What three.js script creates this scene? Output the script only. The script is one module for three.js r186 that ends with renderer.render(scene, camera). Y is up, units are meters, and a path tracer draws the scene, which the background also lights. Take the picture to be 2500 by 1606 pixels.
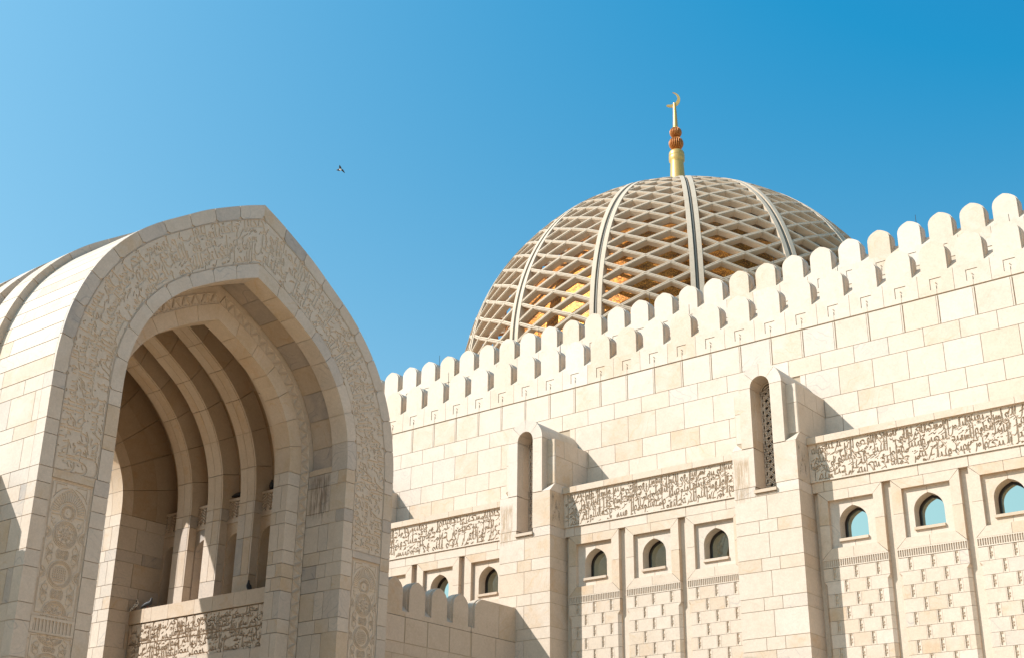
import * as THREE from 'three';
import { mergeGeometries, mergeVertices, toCreasedNormals } from 'three/addons/utils/BufferGeometryUtils.js';

// ---------------------------------------------------------------- camera, sky, sun, exposure
const scene = new THREE.Scene();
const camera = new THREE.PerspectiveCamera(27.813, 1024 / 657, 0.1, 4000);
{
  const yaw = 0.67108, pitch = 0.401398, roll = 0.0121938;
  const f = new THREE.Vector3(-Math.sin(yaw) * Math.cos(pitch), Math.sin(pitch), -Math.cos(yaw) * Math.cos(pitch));
  const r = new THREE.Vector3(Math.cos(yaw), 0, -Math.sin(yaw)), u = new THREE.Vector3().crossVectors(r, f);
  const r2 = r.clone().multiplyScalar(Math.cos(roll)).addScaledVector(u, Math.sin(roll));
  const u2 = u.clone().multiplyScalar(Math.cos(roll)).addScaledVector(r, -Math.sin(roll));
  camera.position.set(0, 1.6, 30);
  camera.quaternion.setFromRotationMatrix(new THREE.Matrix4().makeBasis(r2, u2, f.clone().negate()));
}
const SUN = new THREE.Vector3(-0.80, 0.985, 1).normalize();
const EXPOSURE = 1.3, SKY_GAIN = 1.0;
{
  const W = 1024, H = 512, data = new Float32Array(W * H * 4), d = new THREE.Vector3();
  const A = [-0.162, 0.098, 0.444], B = [1.332, 1.486, 1.126], C = [0.816, 1.019, 0.999];   // clear air, haze towards the horizon, glow towards the sun
  for (let j = 0; j < H; j++) {
    const up = ((j + 0.5) / H - 0.5) * Math.PI;
    for (let i = 0; i < W; i++) {
      const ph = ((i + 0.5) / W - 0.5) * 2 * Math.PI;
      d.set(Math.cos(ph) * Math.cos(up), Math.sin(up), Math.sin(ph) * Math.cos(up));
      const cs = d.dot(SUN), y = Math.sqrt(d.y * d.y + 0.0225), h = Math.exp(-4 * y), m = Math.pow(0.5 + 0.5 * cs, 4);
      for (let c = 0; c < 3; c++) {
        let v = Math.max([0.018, 0.09, 0.3][c], A[c] + B[c] * h + C[c] * m);
        if (d.y < 0) v = THREE.MathUtils.lerp(v, [0.42, 0.38, 0.31][c], Math.min(1, -d.y * 12));
        data[(j * W + i) * 4 + c] = v * SKY_GAIN / EXPOSURE;
      }
      data[(j * W + i) * 4 + 3] = 1;
    }
  }
  const t = new THREE.DataTexture(data, W, H, THREE.RGBAFormat, THREE.FloatType);
  t.mapping = THREE.EquirectangularReflectionMapping; t.magFilter = THREE.LinearFilter; t.minFilter = THREE.LinearFilter; t.needsUpdate = true;
  scene.background = t; scene.environment = t;
}
const sun = new THREE.DirectionalLight(new THREE.Color().setRGB(1, 0.97, 0.92), 4.75);
sun.position.set(-20, 8, 0).addScaledVector(SUN, 120); sun.target.position.set(-20, 8, 0);
sun.castShadow = true; sun.shadow.mapSize.set(4096, 4096); sun.shadow.radius = 1;
Object.assign(sun.shadow.camera, { left: -70, right: 70, top: 70, bottom: -70, near: 1, far: 300 });
scene.add(sun, sun.target);
const renderer = new THREE.WebGLRenderer({ antialias: true });
renderer.toneMapping = THREE.LinearToneMapping; renderer.toneMappingExposure = EXPOSURE;
renderer.shadowMap.enabled = true; renderer.shadowMap.type = THREE.PCFSoftShadowMap;

// ---------------------------------------------------------------- small tools
let seed = 12345;
const rnd = () => { seed = (seed + 0x6d2b79f5) | 0; let t = Math.imul(seed ^ (seed >>> 15), 1 | seed); t = (t + Math.imul(t ^ (t >>> 7), 61 | t)) ^ t; return ((t ^ (t >>> 14)) >>> 0) / 4294967296; };
const rr = (a, b) => a + (b - a) * rnd();
const V = (x, y, z) => new THREE.Vector3(x, y, z);
const BASE = new Map();
const used = new Map();
const numbered = (n) => { const k = used.get(n) || 0; used.set(n, k + 1); return k ? n + '_' + String(k).padStart(3, '0') : n; };
function thing(name, label, category, [x, y, z], group) {
  const o = new THREE.Group(); o.name = numbered(name); o.position.set(x, y, z); o.userData = { label, category };
  if (group) o.userData.group = group;
  BASE.set(o, V(x, y, z)); scene.add(o); return o;
}
function sub(parent, name, [x, y, z], label) {
  const o = new THREE.Group(), b = BASE.get(parent); o.name = name; o.position.set(x - b.x, y - b.y, z - b.z);
  if (label) o.userData.label = label;
  BASE.set(o, V(x, y, z)); parent.add(o); return o;
}
// a mesh whose geometry is written in world metres
function part(parent, name, g, mat, label) {
  const b = BASE.get(parent); g.translate(-b.x, -b.y, -b.z);
  const m = new THREE.Mesh(g, mat); m.name = name; m.castShadow = m.receiveShadow = true;
  if (label) m.userData.label = label;
  parent.add(m); return m;
}
// uv in metres by the way each face points, with a random start so that no two stones show the same marble
function boxUV(g, scale = 2.2, keep) {
  const p = g.attributes.position, uv = new Float32Array(p.count * 2), a = V(), b = V(), c = V(), n = V();
  const ou = keep ? 0 : rnd() * 7, ov = keep ? 0 : rnd() * 7, flip = !keep && rnd() < 0.5 ? -1 : 1;
  for (let i = 0; i < p.count; i += 3) {
    a.fromBufferAttribute(p, i); b.fromBufferAttribute(p, i + 1); c.fromBufferAttribute(p, i + 2);
    n.subVectors(b, a).cross(c.clone().sub(a)); n.set(Math.abs(n.x), Math.abs(n.y), Math.abs(n.z));
    for (let k = 0; k < 3; k++) {
      const q = [a, b, c][k]; let s, t;
      if (n.z >= n.x && n.z >= n.y) { s = q.x; t = q.y; } else if (n.x >= n.y) { s = q.z; t = q.y; } else { s = q.x; t = q.z; }
      uv[(i + k) * 2] = flip * s / scale + ou; uv[(i + k) * 2 + 1] = t / scale + ov;
    }
  }
  g.setAttribute('uv', new THREE.BufferAttribute(uv, 2)); return g;
}
function finish(pos, crease, uvs, keep) {
  let vol = 0;
  for (let i = 0; i < pos.length; i += 9) vol += pos[i] * (pos[i + 4] * pos[i + 8] - pos[i + 5] * pos[i + 7]) - pos[i + 1] * (pos[i + 3] * pos[i + 8] - pos[i + 5] * pos[i + 6]) + pos[i + 2] * (pos[i + 3] * pos[i + 7] - pos[i + 4] * pos[i + 6]);
  if (vol < 0) for (let i = 0; i < pos.length; i += 9) for (let k = 0; k < 3; k++) { const t = pos[i + 3 + k]; pos[i + 3 + k] = pos[i + 6 + k]; pos[i + 6 + k] = t; }
  let g = new THREE.BufferGeometry(); g.setAttribute('position', new THREE.BufferAttribute(new Float32Array(pos), 3));
  if (crease) g = toCreasedNormals(g, crease); else g.computeVertexNormals();
  return boxUV(g, uvs, keep);
}
// extrude a polygon [[a,b],...] (with holes) along the third axis; axis tells which one that is
const AX = { z: (a, b, c) => [a, b, c], x: (a, b, c) => [c, b, a], y: (a, b, c) => [a, c, b] };   // z: (x,y)  x: (z,y)  y: (x,z)
function ext(poly, axis, c0, c1, crease = 0, holes = [], uvs) {
  const map = typeof axis === 'string' ? AX[axis] : axis;
  const cw = (q) => THREE.ShapeUtils.isClockWise(q);
  const P = poly.map((p) => new THREE.Vector2(p[0], p[1])); if (cw(P)) P.reverse();
  const Hs = holes.map((h) => { const q = h.map((p) => new THREE.Vector2(p[0], p[1])); if (!cw(q)) q.reverse(); return q; });
  const all = [...P, ...Hs.flat()], tri = THREE.ShapeUtils.triangulateShape(P, Hs), pos = [];
  for (const t of tri) { for (const k of t) pos.push(...map(all[k].x, all[k].y, c1)); for (const k of [t[0], t[2], t[1]]) pos.push(...map(all[k].x, all[k].y, c0)); }
  for (const loop of [P, ...Hs]) for (let i = 0; i < loop.length; i++) {
    const a = loop[i], b = loop[(i + 1) % loop.length];
    pos.push(...map(a.x, a.y, c0), ...map(b.x, b.y, c0), ...map(b.x, b.y, c1), ...map(a.x, a.y, c0), ...map(b.x, b.y, c1), ...map(a.x, a.y, c1));
  }
  return finish(pos, crease, uvs);
}
const box = (x0, x1, y0, y1, z0, z1) => ext([[x0, y0], [x1, y0], [x1, y1], [x0, y1]], 'z', z0, z1);
// a solid through any convex set of six or eight corners: two rings of equal length
function hull2(A, B, crease) {
  const pos = [], n = A.length, q = (a, b, c) => pos.push(...a, ...b, ...c);
  for (let i = 1; i < n - 1; i++) { q(A[0], A[i + 1], A[i]); q(B[0], B[i], B[i + 1]); }
  for (let i = 0; i < n; i++) { const j = (i + 1) % n; q(A[i], A[j], B[j]); q(A[i], B[j], B[i]); }
  return finish(pos, crease);
}
const merge = (l) => mergeGeometries(l.map((g) => (g.index ? g.toNonIndexed() : g)));
const bar = (a, b, w, d, nrm) => {  // a straight square bar from a to b, w across, d deep along nrm
  const t = b.clone().sub(a).normalize(), s = V().crossVectors(t, nrm).normalize().multiplyScalar(w / 2), n = nrm.clone().normalize().multiplyScalar(d / 2);
  const ring = (p) => [[1, 1], [-1, 1], [-1, -1], [1, -1]].map(([i, j]) => p.clone().addScaledVector(s, i).addScaledVector(n, j).toArray());
  return hull2(ring(a), ring(b));
};
const clamp = THREE.MathUtils.clamp, lerp = THREE.MathUtils.lerp;

// ---------------------------------------------------------------- stone
function tileNoise(period, sd) {
  const h = (x, y) => { let t = Math.imul(x * 374761393 + y * 668265263 + sd * 974711, 1274126177); t ^= t >>> 13; t = Math.imul(t, 1103515245); t ^= t >>> 16; return (t >>> 0) / 4294967296; };
  return (u, v) => {
    const x = u * period, y = v * period, xi = Math.floor(x), yi = Math.floor(y), fx = x - xi, fy = y - yi, s = fx * fx * (3 - 2 * fx), t = fy * fy * (3 - 2 * fy);
    const m = (k) => ((k % period) + period) % period;
    return lerp(lerp(h(m(xi), m(yi)), h(m(xi + 1), m(yi)), s), lerp(h(m(xi), m(yi + 1)), h(m(xi + 1), m(yi + 1)), s), t);
  };
}
function marble(sd, opt) {
  const N = 512, c = new Uint8Array(N * N * 4);
  const n1 = tileNoise(4, sd), n2 = tileNoise(9, sd + 1), n3 = tileNoise(21, sd + 2), n4 = tileNoise(64, sd + 3), n5 = tileNoise(170, sd + 4), w1 = tileNoise(5, sd + 5), w2 = tileNoise(13, sd + 6);
  for (let j = 0; j < N; j++) for (let i = 0; i < N; i++) {
    const u = i / N, v = j / N, wx = (w1(u, v) - 0.5) * 0.30 + (w2(u, v) - 0.5) * 0.08, wy = (w1(v, u) - 0.5) * 0.30;
    const cloud = n1(u + wx, v + wy) * 0.5 + n2(u + wx, v + wy) * 0.3 + n3(u, v) * 0.2;
    const dirn = (u + wx) * 2 + (v + wy) * 3 ;
    const r = Math.abs(((dirn * opt.veins) % 1 + 1) % 1 - 0.5) * 2, vein = Math.pow(1 - Math.min(1, Math.abs(r - 0.5) * 5), 3) * clamp((n2(v, u) - 0.45) * 4, 0, 1);
    const grain = (n4(u, v) - 0.5) * 0.05 + (n5(u, v) - 0.5) * 0.06;
    const cl = clamp((cloud - 0.5) * 2.4, -1, 1);
    for (let k = 0; k < 3; k++) {
      let x = 0.93 + cl * opt.cloud[k] * 0.8 + grain * 0.8 - vein * opt.vein[k] * 0.9;
      if (opt.rust) x -= clamp((n1(v + 0.3, u) * 0.6 + n3(u, v) * 0.4 - 0.56) * 4, 0, 1) * opt.rust[k] * 0.55;
      c[(j * N + i) * 4 + k] = clamp(x, 0, 1) * 255;
    }
    c[(j * N + i) * 4 + 3] = 255;
  }
  const t = new THREE.DataTexture(c, N, N); t.wrapS = t.wrapT = THREE.RepeatWrapping; t.magFilter = THREE.LinearFilter; t.minFilter = THREE.LinearMipmapLinearFilter; t.generateMipmaps = true; t.colorSpace = THREE.SRGBColorSpace; t.needsUpdate = true;
  return t;
}
const MAPS = {
  plain: marble(11, { veins: 1, cloud: [0.035, 0.045, 0.06], vein: [0.03, 0.035, 0.04] }),
  warm: marble(37, { veins: 1, cloud: [0.03, 0.05, 0.09], vein: [0.02, 0.05, 0.10], rust: [0.03, 0.09, 0.17] }),
  grey: marble(59, { veins: 2, cloud: [0.05, 0.045, 0.04], vein: [0.14, 0.12, 0.09] }),
  blue: marble(83, { veins: 2, cloud: [0.12, 0.10, 0.07], vein: [0.22, 0.18, 0.12] }),
};
const bumpTex = (() => {
  const N = 256, c = new Uint8Array(N * N * 4), a = tileNoise(32, 5), b = tileNoise(90, 6), d = tileNoise(6, 7);
  for (let i = 0; i < N * N; i++) { const u = (i % N) / N, v = Math.floor(i / N) / N, x = 255 * (a(u, v) * 0.35 + b(u, v) * 0.35 + d(u, v) * 0.3); c.set([x, x, x, 255], i * 4); }
  const t = new THREE.DataTexture(c, N, N); t.wrapS = t.wrapT = THREE.RepeatWrapping; t.magFilter = THREE.LinearFilter; t.needsUpdate = true; return t;
})();
const col = (r, g, b) => new THREE.Color().setRGB(r, g, b);
const SM = (map, r, g, b, rough = 0.62) => new THREE.MeshStandardMaterial({ map: MAPS[map], color: col(r, g, b), roughness: rough, bumpMap: bumpTex, bumpScale: 0.002 });
const BASEC = [0.655, 0.525, 0.405], T = (m, r, g, b) => SM(m, BASEC[0] * r, BASEC[1] * g, BASEC[2] * b);
const STONE = {
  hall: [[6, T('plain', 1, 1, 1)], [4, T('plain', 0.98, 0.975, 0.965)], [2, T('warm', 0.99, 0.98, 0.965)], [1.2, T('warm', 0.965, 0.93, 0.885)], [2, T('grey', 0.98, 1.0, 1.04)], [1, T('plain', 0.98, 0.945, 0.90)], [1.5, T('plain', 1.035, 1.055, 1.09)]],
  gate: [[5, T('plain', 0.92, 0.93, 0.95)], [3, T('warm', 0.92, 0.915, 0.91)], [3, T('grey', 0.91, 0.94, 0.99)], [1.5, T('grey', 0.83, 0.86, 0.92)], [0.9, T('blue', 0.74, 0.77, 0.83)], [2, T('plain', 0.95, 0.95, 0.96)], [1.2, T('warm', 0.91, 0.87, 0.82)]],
  low: [[5, T('plain', 0.90, 0.88, 0.86)], [3, T('warm', 0.89, 0.86, 0.82)], [2, T('plain', 0.93, 0.91, 0.90)]],
  frame: [[2, T('warm', 0.97, 0.93, 0.87)], [3, T('plain', 0.985, 0.965, 0.94)], [1, T('warm', 0.95, 0.89, 0.81)]],
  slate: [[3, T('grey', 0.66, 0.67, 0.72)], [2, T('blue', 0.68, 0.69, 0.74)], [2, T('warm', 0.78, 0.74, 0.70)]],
  vault: [[3, T('warm', 0.70, 0.62, 0.52)], [2, T('warm', 0.64, 0.56, 0.46)], [2, T('plain', 0.72, 0.65, 0.56)]],  // brown stone, its colour also darkened to stand for shade inside the vault
  soffit: [[3, T('warm', 0.93, 0.89, 0.84)], [3, T('plain', 0.92, 0.895, 0.86)], [1, T('plain', 0.87, 0.82, 0.76)]],
};
const pick = (zone) => { const l = STONE[zone]; let s = 0; for (const e of l) s += e[0]; s *= rnd(); for (const e of l) if ((s -= e[0]) <= 0) return e[1]; return l[0][1]; };
const FS = (m) => { m.flatShading = true; return m; };   // crisp chiselled edges
const M = {
  grout: new THREE.MeshStandardMaterial({ color: col(0.42, 0.33, 0.235), roughness: 0.95 }),
  backing: T('plain', 0.97, 0.97, 0.96),
  relief: FS(T('plain', 1.0, 1.01, 1.01)),
  reliefGate: FS(T('plain', 0.93, 0.93, 0.93)),
  cornice: [T('warm', 0.96, 0.92, 0.87), T('plain', 0.96, 0.93, 0.89)],
  lattice: T('plain', 0.95, 0.95, 0.95), concrete: SM('plain', 0.61, 0.475, 0.345, 0.75),
  darkmetal: new THREE.MeshStandardMaterial({ color: col(0.035, 0.028, 0.024), roughness: 0.45, metalness: 0.6 }),
  groove: new THREE.MeshStandardMaterial({ color: col(0.20, 0.175, 0.14), roughness: 0.6 }),
  glass: new THREE.MeshPhysicalMaterial({ color: col(0.46, 0.53, 0.48), roughness: 0.02, metalness: 1 }),
  gold: null,
};
// ---------------------------------------------------------------- inscriptions: a small pen-drawn Arabic hand
// every letter is a chain of strokes; x runs leftwards from the joint on its right, y up, one unit = an alif
const LET = {
  A: ['M0,0L.07,.02L.09,1.02', .16], As: ['M.05,-.02L.02,1.05L-.02,.98', .16],
  T: ['M0,0Q.11,0 .13,.24Q.14,0 .28,0', .28], B: ['M0,.05Q.0,-.12 .35,-.13Q.95,-.12 .93,.22', 1.0], N: ['M0,.15Q.03,-.42 .36,-.42Q.72,-.4 .66,.16', .74], Y: ['M0,.02Q.2,.26 .3,.1Q.3,0 .12,-.12Q-.02,-.42 .4,-.42Q.8,-.4 .74,-.02', .8],
  H: ['M-.04,.3Q.2,.42 .42,.26Q.2,.2 .1,0L.5,0', .5], Hf: ['M-.05,.28Q.2,.4 .42,.24Q.02,.1 .02,-.22Q.06,-.6 .62,-.48', .62],
  D: ['M-.02,0L.22,-.02Q.24,.2 .06,.4', .3], R: ['M0,.12Q.12,-.1 .2,-.2Q.3,-.36 .55,-.36', .46],
  S: ['M0,0Q.09,0 .1,.2Q.1,.02 .2,.02Q.22,.02 .22,.2Q.24,0 .34,0Q.36,.02 .37,.22Q.38,0 .5,0', .5], Sf: ['M0,0Q.09,0 .1,.2Q.1,.02 .2,.02Q.22,.02 .22,.2Q.26,-.1 .34,-.26Q.5,-.5 .8,-.38Q1,-.25 .92,.1', 1],
  X: ['M0,0L.08,0Q.3,.36 .5,.22Q.6,.04 .4,0L.08,0M.42,0Q.56,.02 .58,.2Q.6,0 .72,0', .72], Xf: ['M0,0L.08,0Q.3,.36 .5,.22Q.6,.04 .4,0L.08,0M.46,.04Q.5,-.4 .8,-.4Q1.1,-.36 1.04,.1', 1.1],
  Z: ['M0,0L.08,0Q.3,.36 .5,.22Q.6,.04 .4,0L.08,0M.24,0L.22,1M.42,0L.66,0', .66],
  E: ['M0,0Q.16,0 .12,.22L.34,.24Q.3,.06 .18,0L.44,0', .44], Es: ['M.34,.36Q.06,.42 .1,.2Q.2,.04 .42,.06M.36,.06Q.1,0 .08,0L.5,0', .5], Ef: ['M.3,.26Q.06,.3 .1,.12Q.14,.04 .34,.1Q0,-.06 .02,-.32Q.08,-.62 .62,-.5', .64],
  F: ['M0,0Q.16,.02 .08,.2Q.12,.36 .24,.28Q.3,.14 .16,0L.38,0', .38], Ff: ['M0,.02Q.16,.02 .08,.22Q.14,.38 .26,.28Q.3,.1 .16,-.04Q.3,-.16 .6,-.14Q1,-.1 .96,.16', 1], Q: ['M0,.02Q.16,.02 .08,.22Q.14,.38 .26,.28Q.3,.1 .2,-.02Q.2,-.46 .5,-.44Q.84,-.4 .78,.1', .84],
  K: ['M0,0L.14,0Q.24,.3 .06,.46L.46,.92M.14,0L.34,0', .38], Kf: ['M0,0L.1,0L.1,.98M.1,0Q.3,-.1 .6,-.08Q.84,-.02 .8,.14M.34,.3Q.22,.46 .42,.5Q.34,.62 .5,.64', .88],
  L: ['M0,0L.1,0L.13,1.02Q.14,0 .28,0', .28], Lf: ['M0,0L.08,0L.11,1.02L.14,-.1Q.2,-.42 .48,-.4Q.8,-.36 .72,.1', .8],
  M: ['M0,.02Q.1,.22 .22,.08Q.18,-.1 .04,0L.34,0', .34], Mf: ['M0,.02Q.1,.22 .22,.08Q.18,-.1 .04,0Q.2,-.1 .24,-.56', .36],
  O: ['M0,0L.16,0Q.06,.3 .2,.3Q.36,.2 .18,0Q.12,-.2 .28,-.18Q.36,-.06 .2,0L.44,0', .44], Of: ['M0,0Q.12,0 .1,.3Q.36,.3 .34,.08Q.24,-.06 .1,.06', .4],
  W: ['M.04,.06Q.02,.3 .16,.32Q.3,.28 .26,.06Q.1,0 .04,.08M.26,.1Q.3,-.2 .1,-.34Q.3,-.4 .56,-.3', .46],
};
const CH = {};
for (const [chars, f, mid, fin] of [['اأإآى', 0, 'A', 'A'], ['بتثن', 2, 'T', 'B'], ['يئ', 2, 'T', 'Y'], ['جحخ', 2, 'H', 'Hf'], ['دذ', 0, 'D', 'D'], ['رز', 0, 'R', 'R'], ['سش', 2, 'S', 'Sf'], ['صض', 2, 'X', 'Xf'], ['طظ', 2, 'Z', 'Z'], ['عغ', 2, 'E', 'Ef'], ['ف', 2, 'F', 'Ff'], ['ق', 2, 'F', 'Q'], ['ك', 2, 'K', 'Kf'], ['ل', 2, 'L', 'Lf'], ['م', 2, 'M', 'Mf'], ['ه', 2, 'O', 'Of'], ['ة', 0, 'Of', 'Of'], ['وؤ', 0, 'W', 'W']]) for (const c of chars) CH[c] = [f, mid, fin];
CH['ن'] = [2, 'T', 'N']; CH['ى'] = [0, 'Y', 'Y'];
const DOTS = { ب: [1, -1], ت: [2, 1], ث: [3, 1], ن: [1, 1], ي: [2, -1], ج: [1, -1], خ: [1, 1], ذ: [1, 1], ز: [1, 1], ش: [3, 1], ض: [1, 1], ظ: [1, 1], غ: [1, 1], ف: [1, 1], ق: [2, 1], ة: [2, 1] };
function trace(ctx, d, ox, oy, u, sx) {
  ctx.beginPath();
  for (const m of d.matchAll(/([MLQ])([^MLQ]+)/g)) {
    const n = m[2].trim().split(/[ ,]+/).map(Number), X = (i) => ox - n[i] * u * sx, Y = (i) => oy - n[i] * u;
    if (m[1] === 'M') ctx.moveTo(X(0), Y(1)); else if (m[1] === 'L') ctx.lineTo(X(0), Y(1)); else ctx.quadraticCurveTo(X(0), Y(1), X(2), Y(3));
  }
}
function pen(ctx, d, ox, oy, u, sx, nib) {   // a broad nib held at a slant
  ctx.lineWidth = nib * 0.42; ctx.lineCap = 'round'; ctx.lineJoin = 'round';
  for (let k = -2; k <= 2; k++) { trace(ctx, d, ox + k * nib * 0.16, oy - k * nib * 0.18, u, sx); ctx.stroke(); }
}
function writeLine(ctx, text, xr, xl, y, u, nib, marks) {
  const words = text.split(/\s+/).map((w) => {
    const cs = [...w].filter((c) => CH[c]), g = []; let x = 0, joined = false;
    cs.forEach((c, i) => {
      const [f, mid, fin] = CH[c], last = i === cs.length - 1;
      let k = f === 0 || last ? fin : mid;
      if (mid === 'A' && !joined) k = 'As'; if (mid === 'E' && !joined && !last) k = 'Es';
      if (c === 'ا' && cs[i - 1] === 'ل') { g.push(['M.02,.02Q.1,.3 -.16,1', x - 0.16, c]); x += 0.08; } else { g.push([LET[k][0], x, c]); x += LET[k][1] * (last || f === 0 ? 0.62 : 1); }
      joined = f === 2 && !last; if (!joined) x += 0.05;
    });
    return { g, w: x + 0.06 };
  });
  const total = words.reduce((s, w) => s + w.w, 0) * u, sx = (xr - xl) / total;
  let x = xr;
  words.forEach((w, wi) => {
    const dy = ((wi % 3) - 1) * u * 0.13 + (rnd() - 0.5) * u * 0.12;
    for (const [d, gx, c] of w.g) {
      const px = x - gx * u * sx, py = y + dy;
      pen(ctx, d, px, py, u, Math.max(sx, 0.62), nib);
      const dt = DOTS[c];
      if (dt) for (let k = 0; k < dt[0]; k++) { const qx = px - u * 0.12 + (k - (dt[0] - 1) / 2) * nib * 1.15, qy = py - dt[1] * u * (dt[1] > 0 ? 0.46 : 0.26) - (k === 1 && dt[0] === 3 ? nib : 0); ctx.beginPath(); ctx.moveTo(qx - nib * .55, qy); ctx.lineTo(qx, qy - nib * .6); ctx.lineTo(qx + nib * .55, qy); ctx.lineTo(qx, qy + nib * .6); ctx.fill(); }
      for (let q = marks; q > 0; q--) if (rnd() < q) {
        const qx = px - u * rr(-0.05, 0.3), qy = py - u * (rnd() < 0.6 ? rr(0.55, 0.8) : rr(-0.35, -0.2)), t = rnd();
        if (t < 0.5) pen(ctx, 'M0,0L.22,-.1', qx, qy, u, 1, nib * 0.55); else if (t < 0.7) pen(ctx, 'M0,.1L.06,0L.12,.1L.18,0', qx, qy, u, 1, nib * 0.5); else if (t < 0.85) pen(ctx, 'M0,.06Q.08,.14 .1,.04Q.04,0 .02,.04Q.1,-.06 .16,-.08', qx, qy, u, 1, nib * 0.5); else pen(ctx, 'M0,.1L.08,0L.16,.1', qx, qy, u, 1, nib * 0.55);
      }
    }
    x -= w.w * u * sx;
  });
}
const even = (t, n) => { const w = t.join(' ').split(/\s+/), tot = w.reduce((a, b) => a + b.length + 1, 0), o = []; let k = 0, acc = 0; for (const x of w) { (o[k] ||= []).push(x); acc += x.length + 1; if (acc >= tot * (k + 1) / n && k < n - 1) k++; } return o.map((l) => l.join(' ')); };
function canvasOf(w, h, bg) { const c = document.createElement('canvas'); c.width = Math.round(w); c.height = Math.round(h); const x = c.getContext('2d'); x.fillStyle = bg; x.fillRect(0, 0, c.width, c.height); return [c, x]; }
// a carved sheet: real relief, heights read from a canvas (white = face, black = carved away)
function carve(c, W, H, step, depth, place, uvs = 2.2) {
  const d = c.getContext('2d').getImageData(0, 0, c.width, c.height).data, nx = Math.round(W / step), ny = Math.round(H / step), pos = new Float32Array((nx + 1) * (ny + 1) * 3), uv = new Float32Array((nx + 1) * (ny + 1) * 2), idx = new Uint32Array(nx * ny * 6);
  const at = (x, y) => d[(clamp(y, 0, c.height - 1) * c.width + clamp(x, 0, c.width - 1)) * 4] / 255;
  for (let j = 0, o = 0; j <= ny; j++) for (let i = 0; i <= nx; i++, o++) {
    const s = i / nx, t = j / ny, x = s * c.width - 0.5, y = (1 - t) * c.height - 0.5, x0 = Math.floor(x), y0 = Math.floor(y);
    const h = lerp(lerp(at(x0, y0), at(x0 + 1, y0), x - x0), lerp(at(x0, y0 + 1), at(x0 + 1, y0 + 1), x - x0), y - y0);
    const p = place(s, t, (h - 1) * depth); pos[o * 3] = p[0]; pos[o * 3 + 1] = p[1]; pos[o * 3 + 2] = p[2]; uv[o * 2] = s * W / uvs; uv[o * 2 + 1] = t * H / uvs;
  }
  for (let j = 0, o = 0; j < ny; j++) for (let i = 0; i < nx; i++) { const a = j * (nx + 1) + i, b = a + 1, e = a + nx + 1, f = e + 1; idx.set((i + j) % 2 ? [a, b, f, a, f, e] : [a, b, e, b, f, e], o); o += 6; }
  const g = new THREE.BufferGeometry(); g.setAttribute('position', new THREE.BufferAttribute(pos, 3)); g.setAttribute('uv', new THREE.BufferAttribute(uv, 2)); g.setIndex(new THREE.BufferAttribute(idx, 1)); g.computeVertexNormals(); return g;
}
function inscription(W, H, lines, px, u, nib, marks, rule) {
  const [c, x] = canvasOf(W / px, H / px, '#fff'); x.strokeStyle = x.fillStyle = '#000';
  const w = c.width, h = c.height, n = lines.length;
  lines.forEach((t, i) => writeLine(x, t, w - 0.05 / px, 0.05 / px, h * (i + 0.72) / n, u / px, nib / px, marks));
  if (rule) for (const y of rule) { x.lineWidth = 0.022 / px; x.beginPath(); x.moveTo(0.04 / px, h * y); x.lineTo(w - 0.04 / px, h * y); x.stroke(); }
  return c;
}

// ---------------------------------------------------------------- ground
{
  const g = new THREE.PlaneGeometry(3000, 3000); g.rotateX(-Math.PI / 2); const uv = g.attributes.uv; for (let i = 0; i < uv.count; i++) uv.setXY(i, uv.getX(i) * 1300, uv.getY(i) * 1300);
  const m = new THREE.Mesh(g, SM('warm', 0.74, 0.53, 0.33, 0.7)); m.name = 'ground'; m.receiveShadow = true; m.userData = { kind: 'structure', label: 'pale marble courtyard paving', category: 'ground' }; scene.add(m);
}

// ---------------------------------------------------------------- prayer hall
const hall = thing('prayer_hall', 'long pale stone hall with battlements, buttresses and small pointed windows under the lattice dome', 'building', [-20, 0, 0]);
const GAP = 0.0065;   // half a joint
const block = (p, name, x0, x1, y0, y1, z0, z1, zone = 'hall') => part(p, name, box(x0 + GAP, x1 - GAP, y0 + GAP, y1 - GAP, z0, z1), pick(zone));
const PM = 0.921, MC0 = -10.366;           // battlement pitch and the middle of one battlement
const XL = -31.2, XR = -6.6;
// core walls behind the facing stones, mortar coloured where they show in the joints
{ // the core is pierced behind each slit, so the light really dies away in there
  const xs = [-62, ...[-29.288, -21.883, -14.478].flatMap((x) => [x - 0.27, x + 0.27]), 6];
  for (let i = 0; i < xs.length - 1; i++) part(hall, 'wall_core', i % 2 ? merge([box(xs[i], xs[i + 1], 0, 10.6, -3.6, -0.035), box(xs[i], xs[i + 1], 13.62, 15.38, -3.6, -0.035), box(xs[i], xs[i + 1], 10.6, 13.62, -3.6, -2.6)]) : box(xs[i], xs[i + 1], 0, 15.38, -3.6, -0.035), M.grout);
}
part(hall, 'wall_core', box(-62, 6, 15.38, 18.09, -9, -3.712), M.grout);
for (const [x0, x1] of [[-62, XL], [XR, 6]]) { part(hall, 'plain_wall', box(x0, x1, 0, 15.38, -0.3, 0), M.backing); part(hall, 'plain_wall', box(x0, x1, 15.38, 18.1, -3.9, -3.7), M.backing); }
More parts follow.
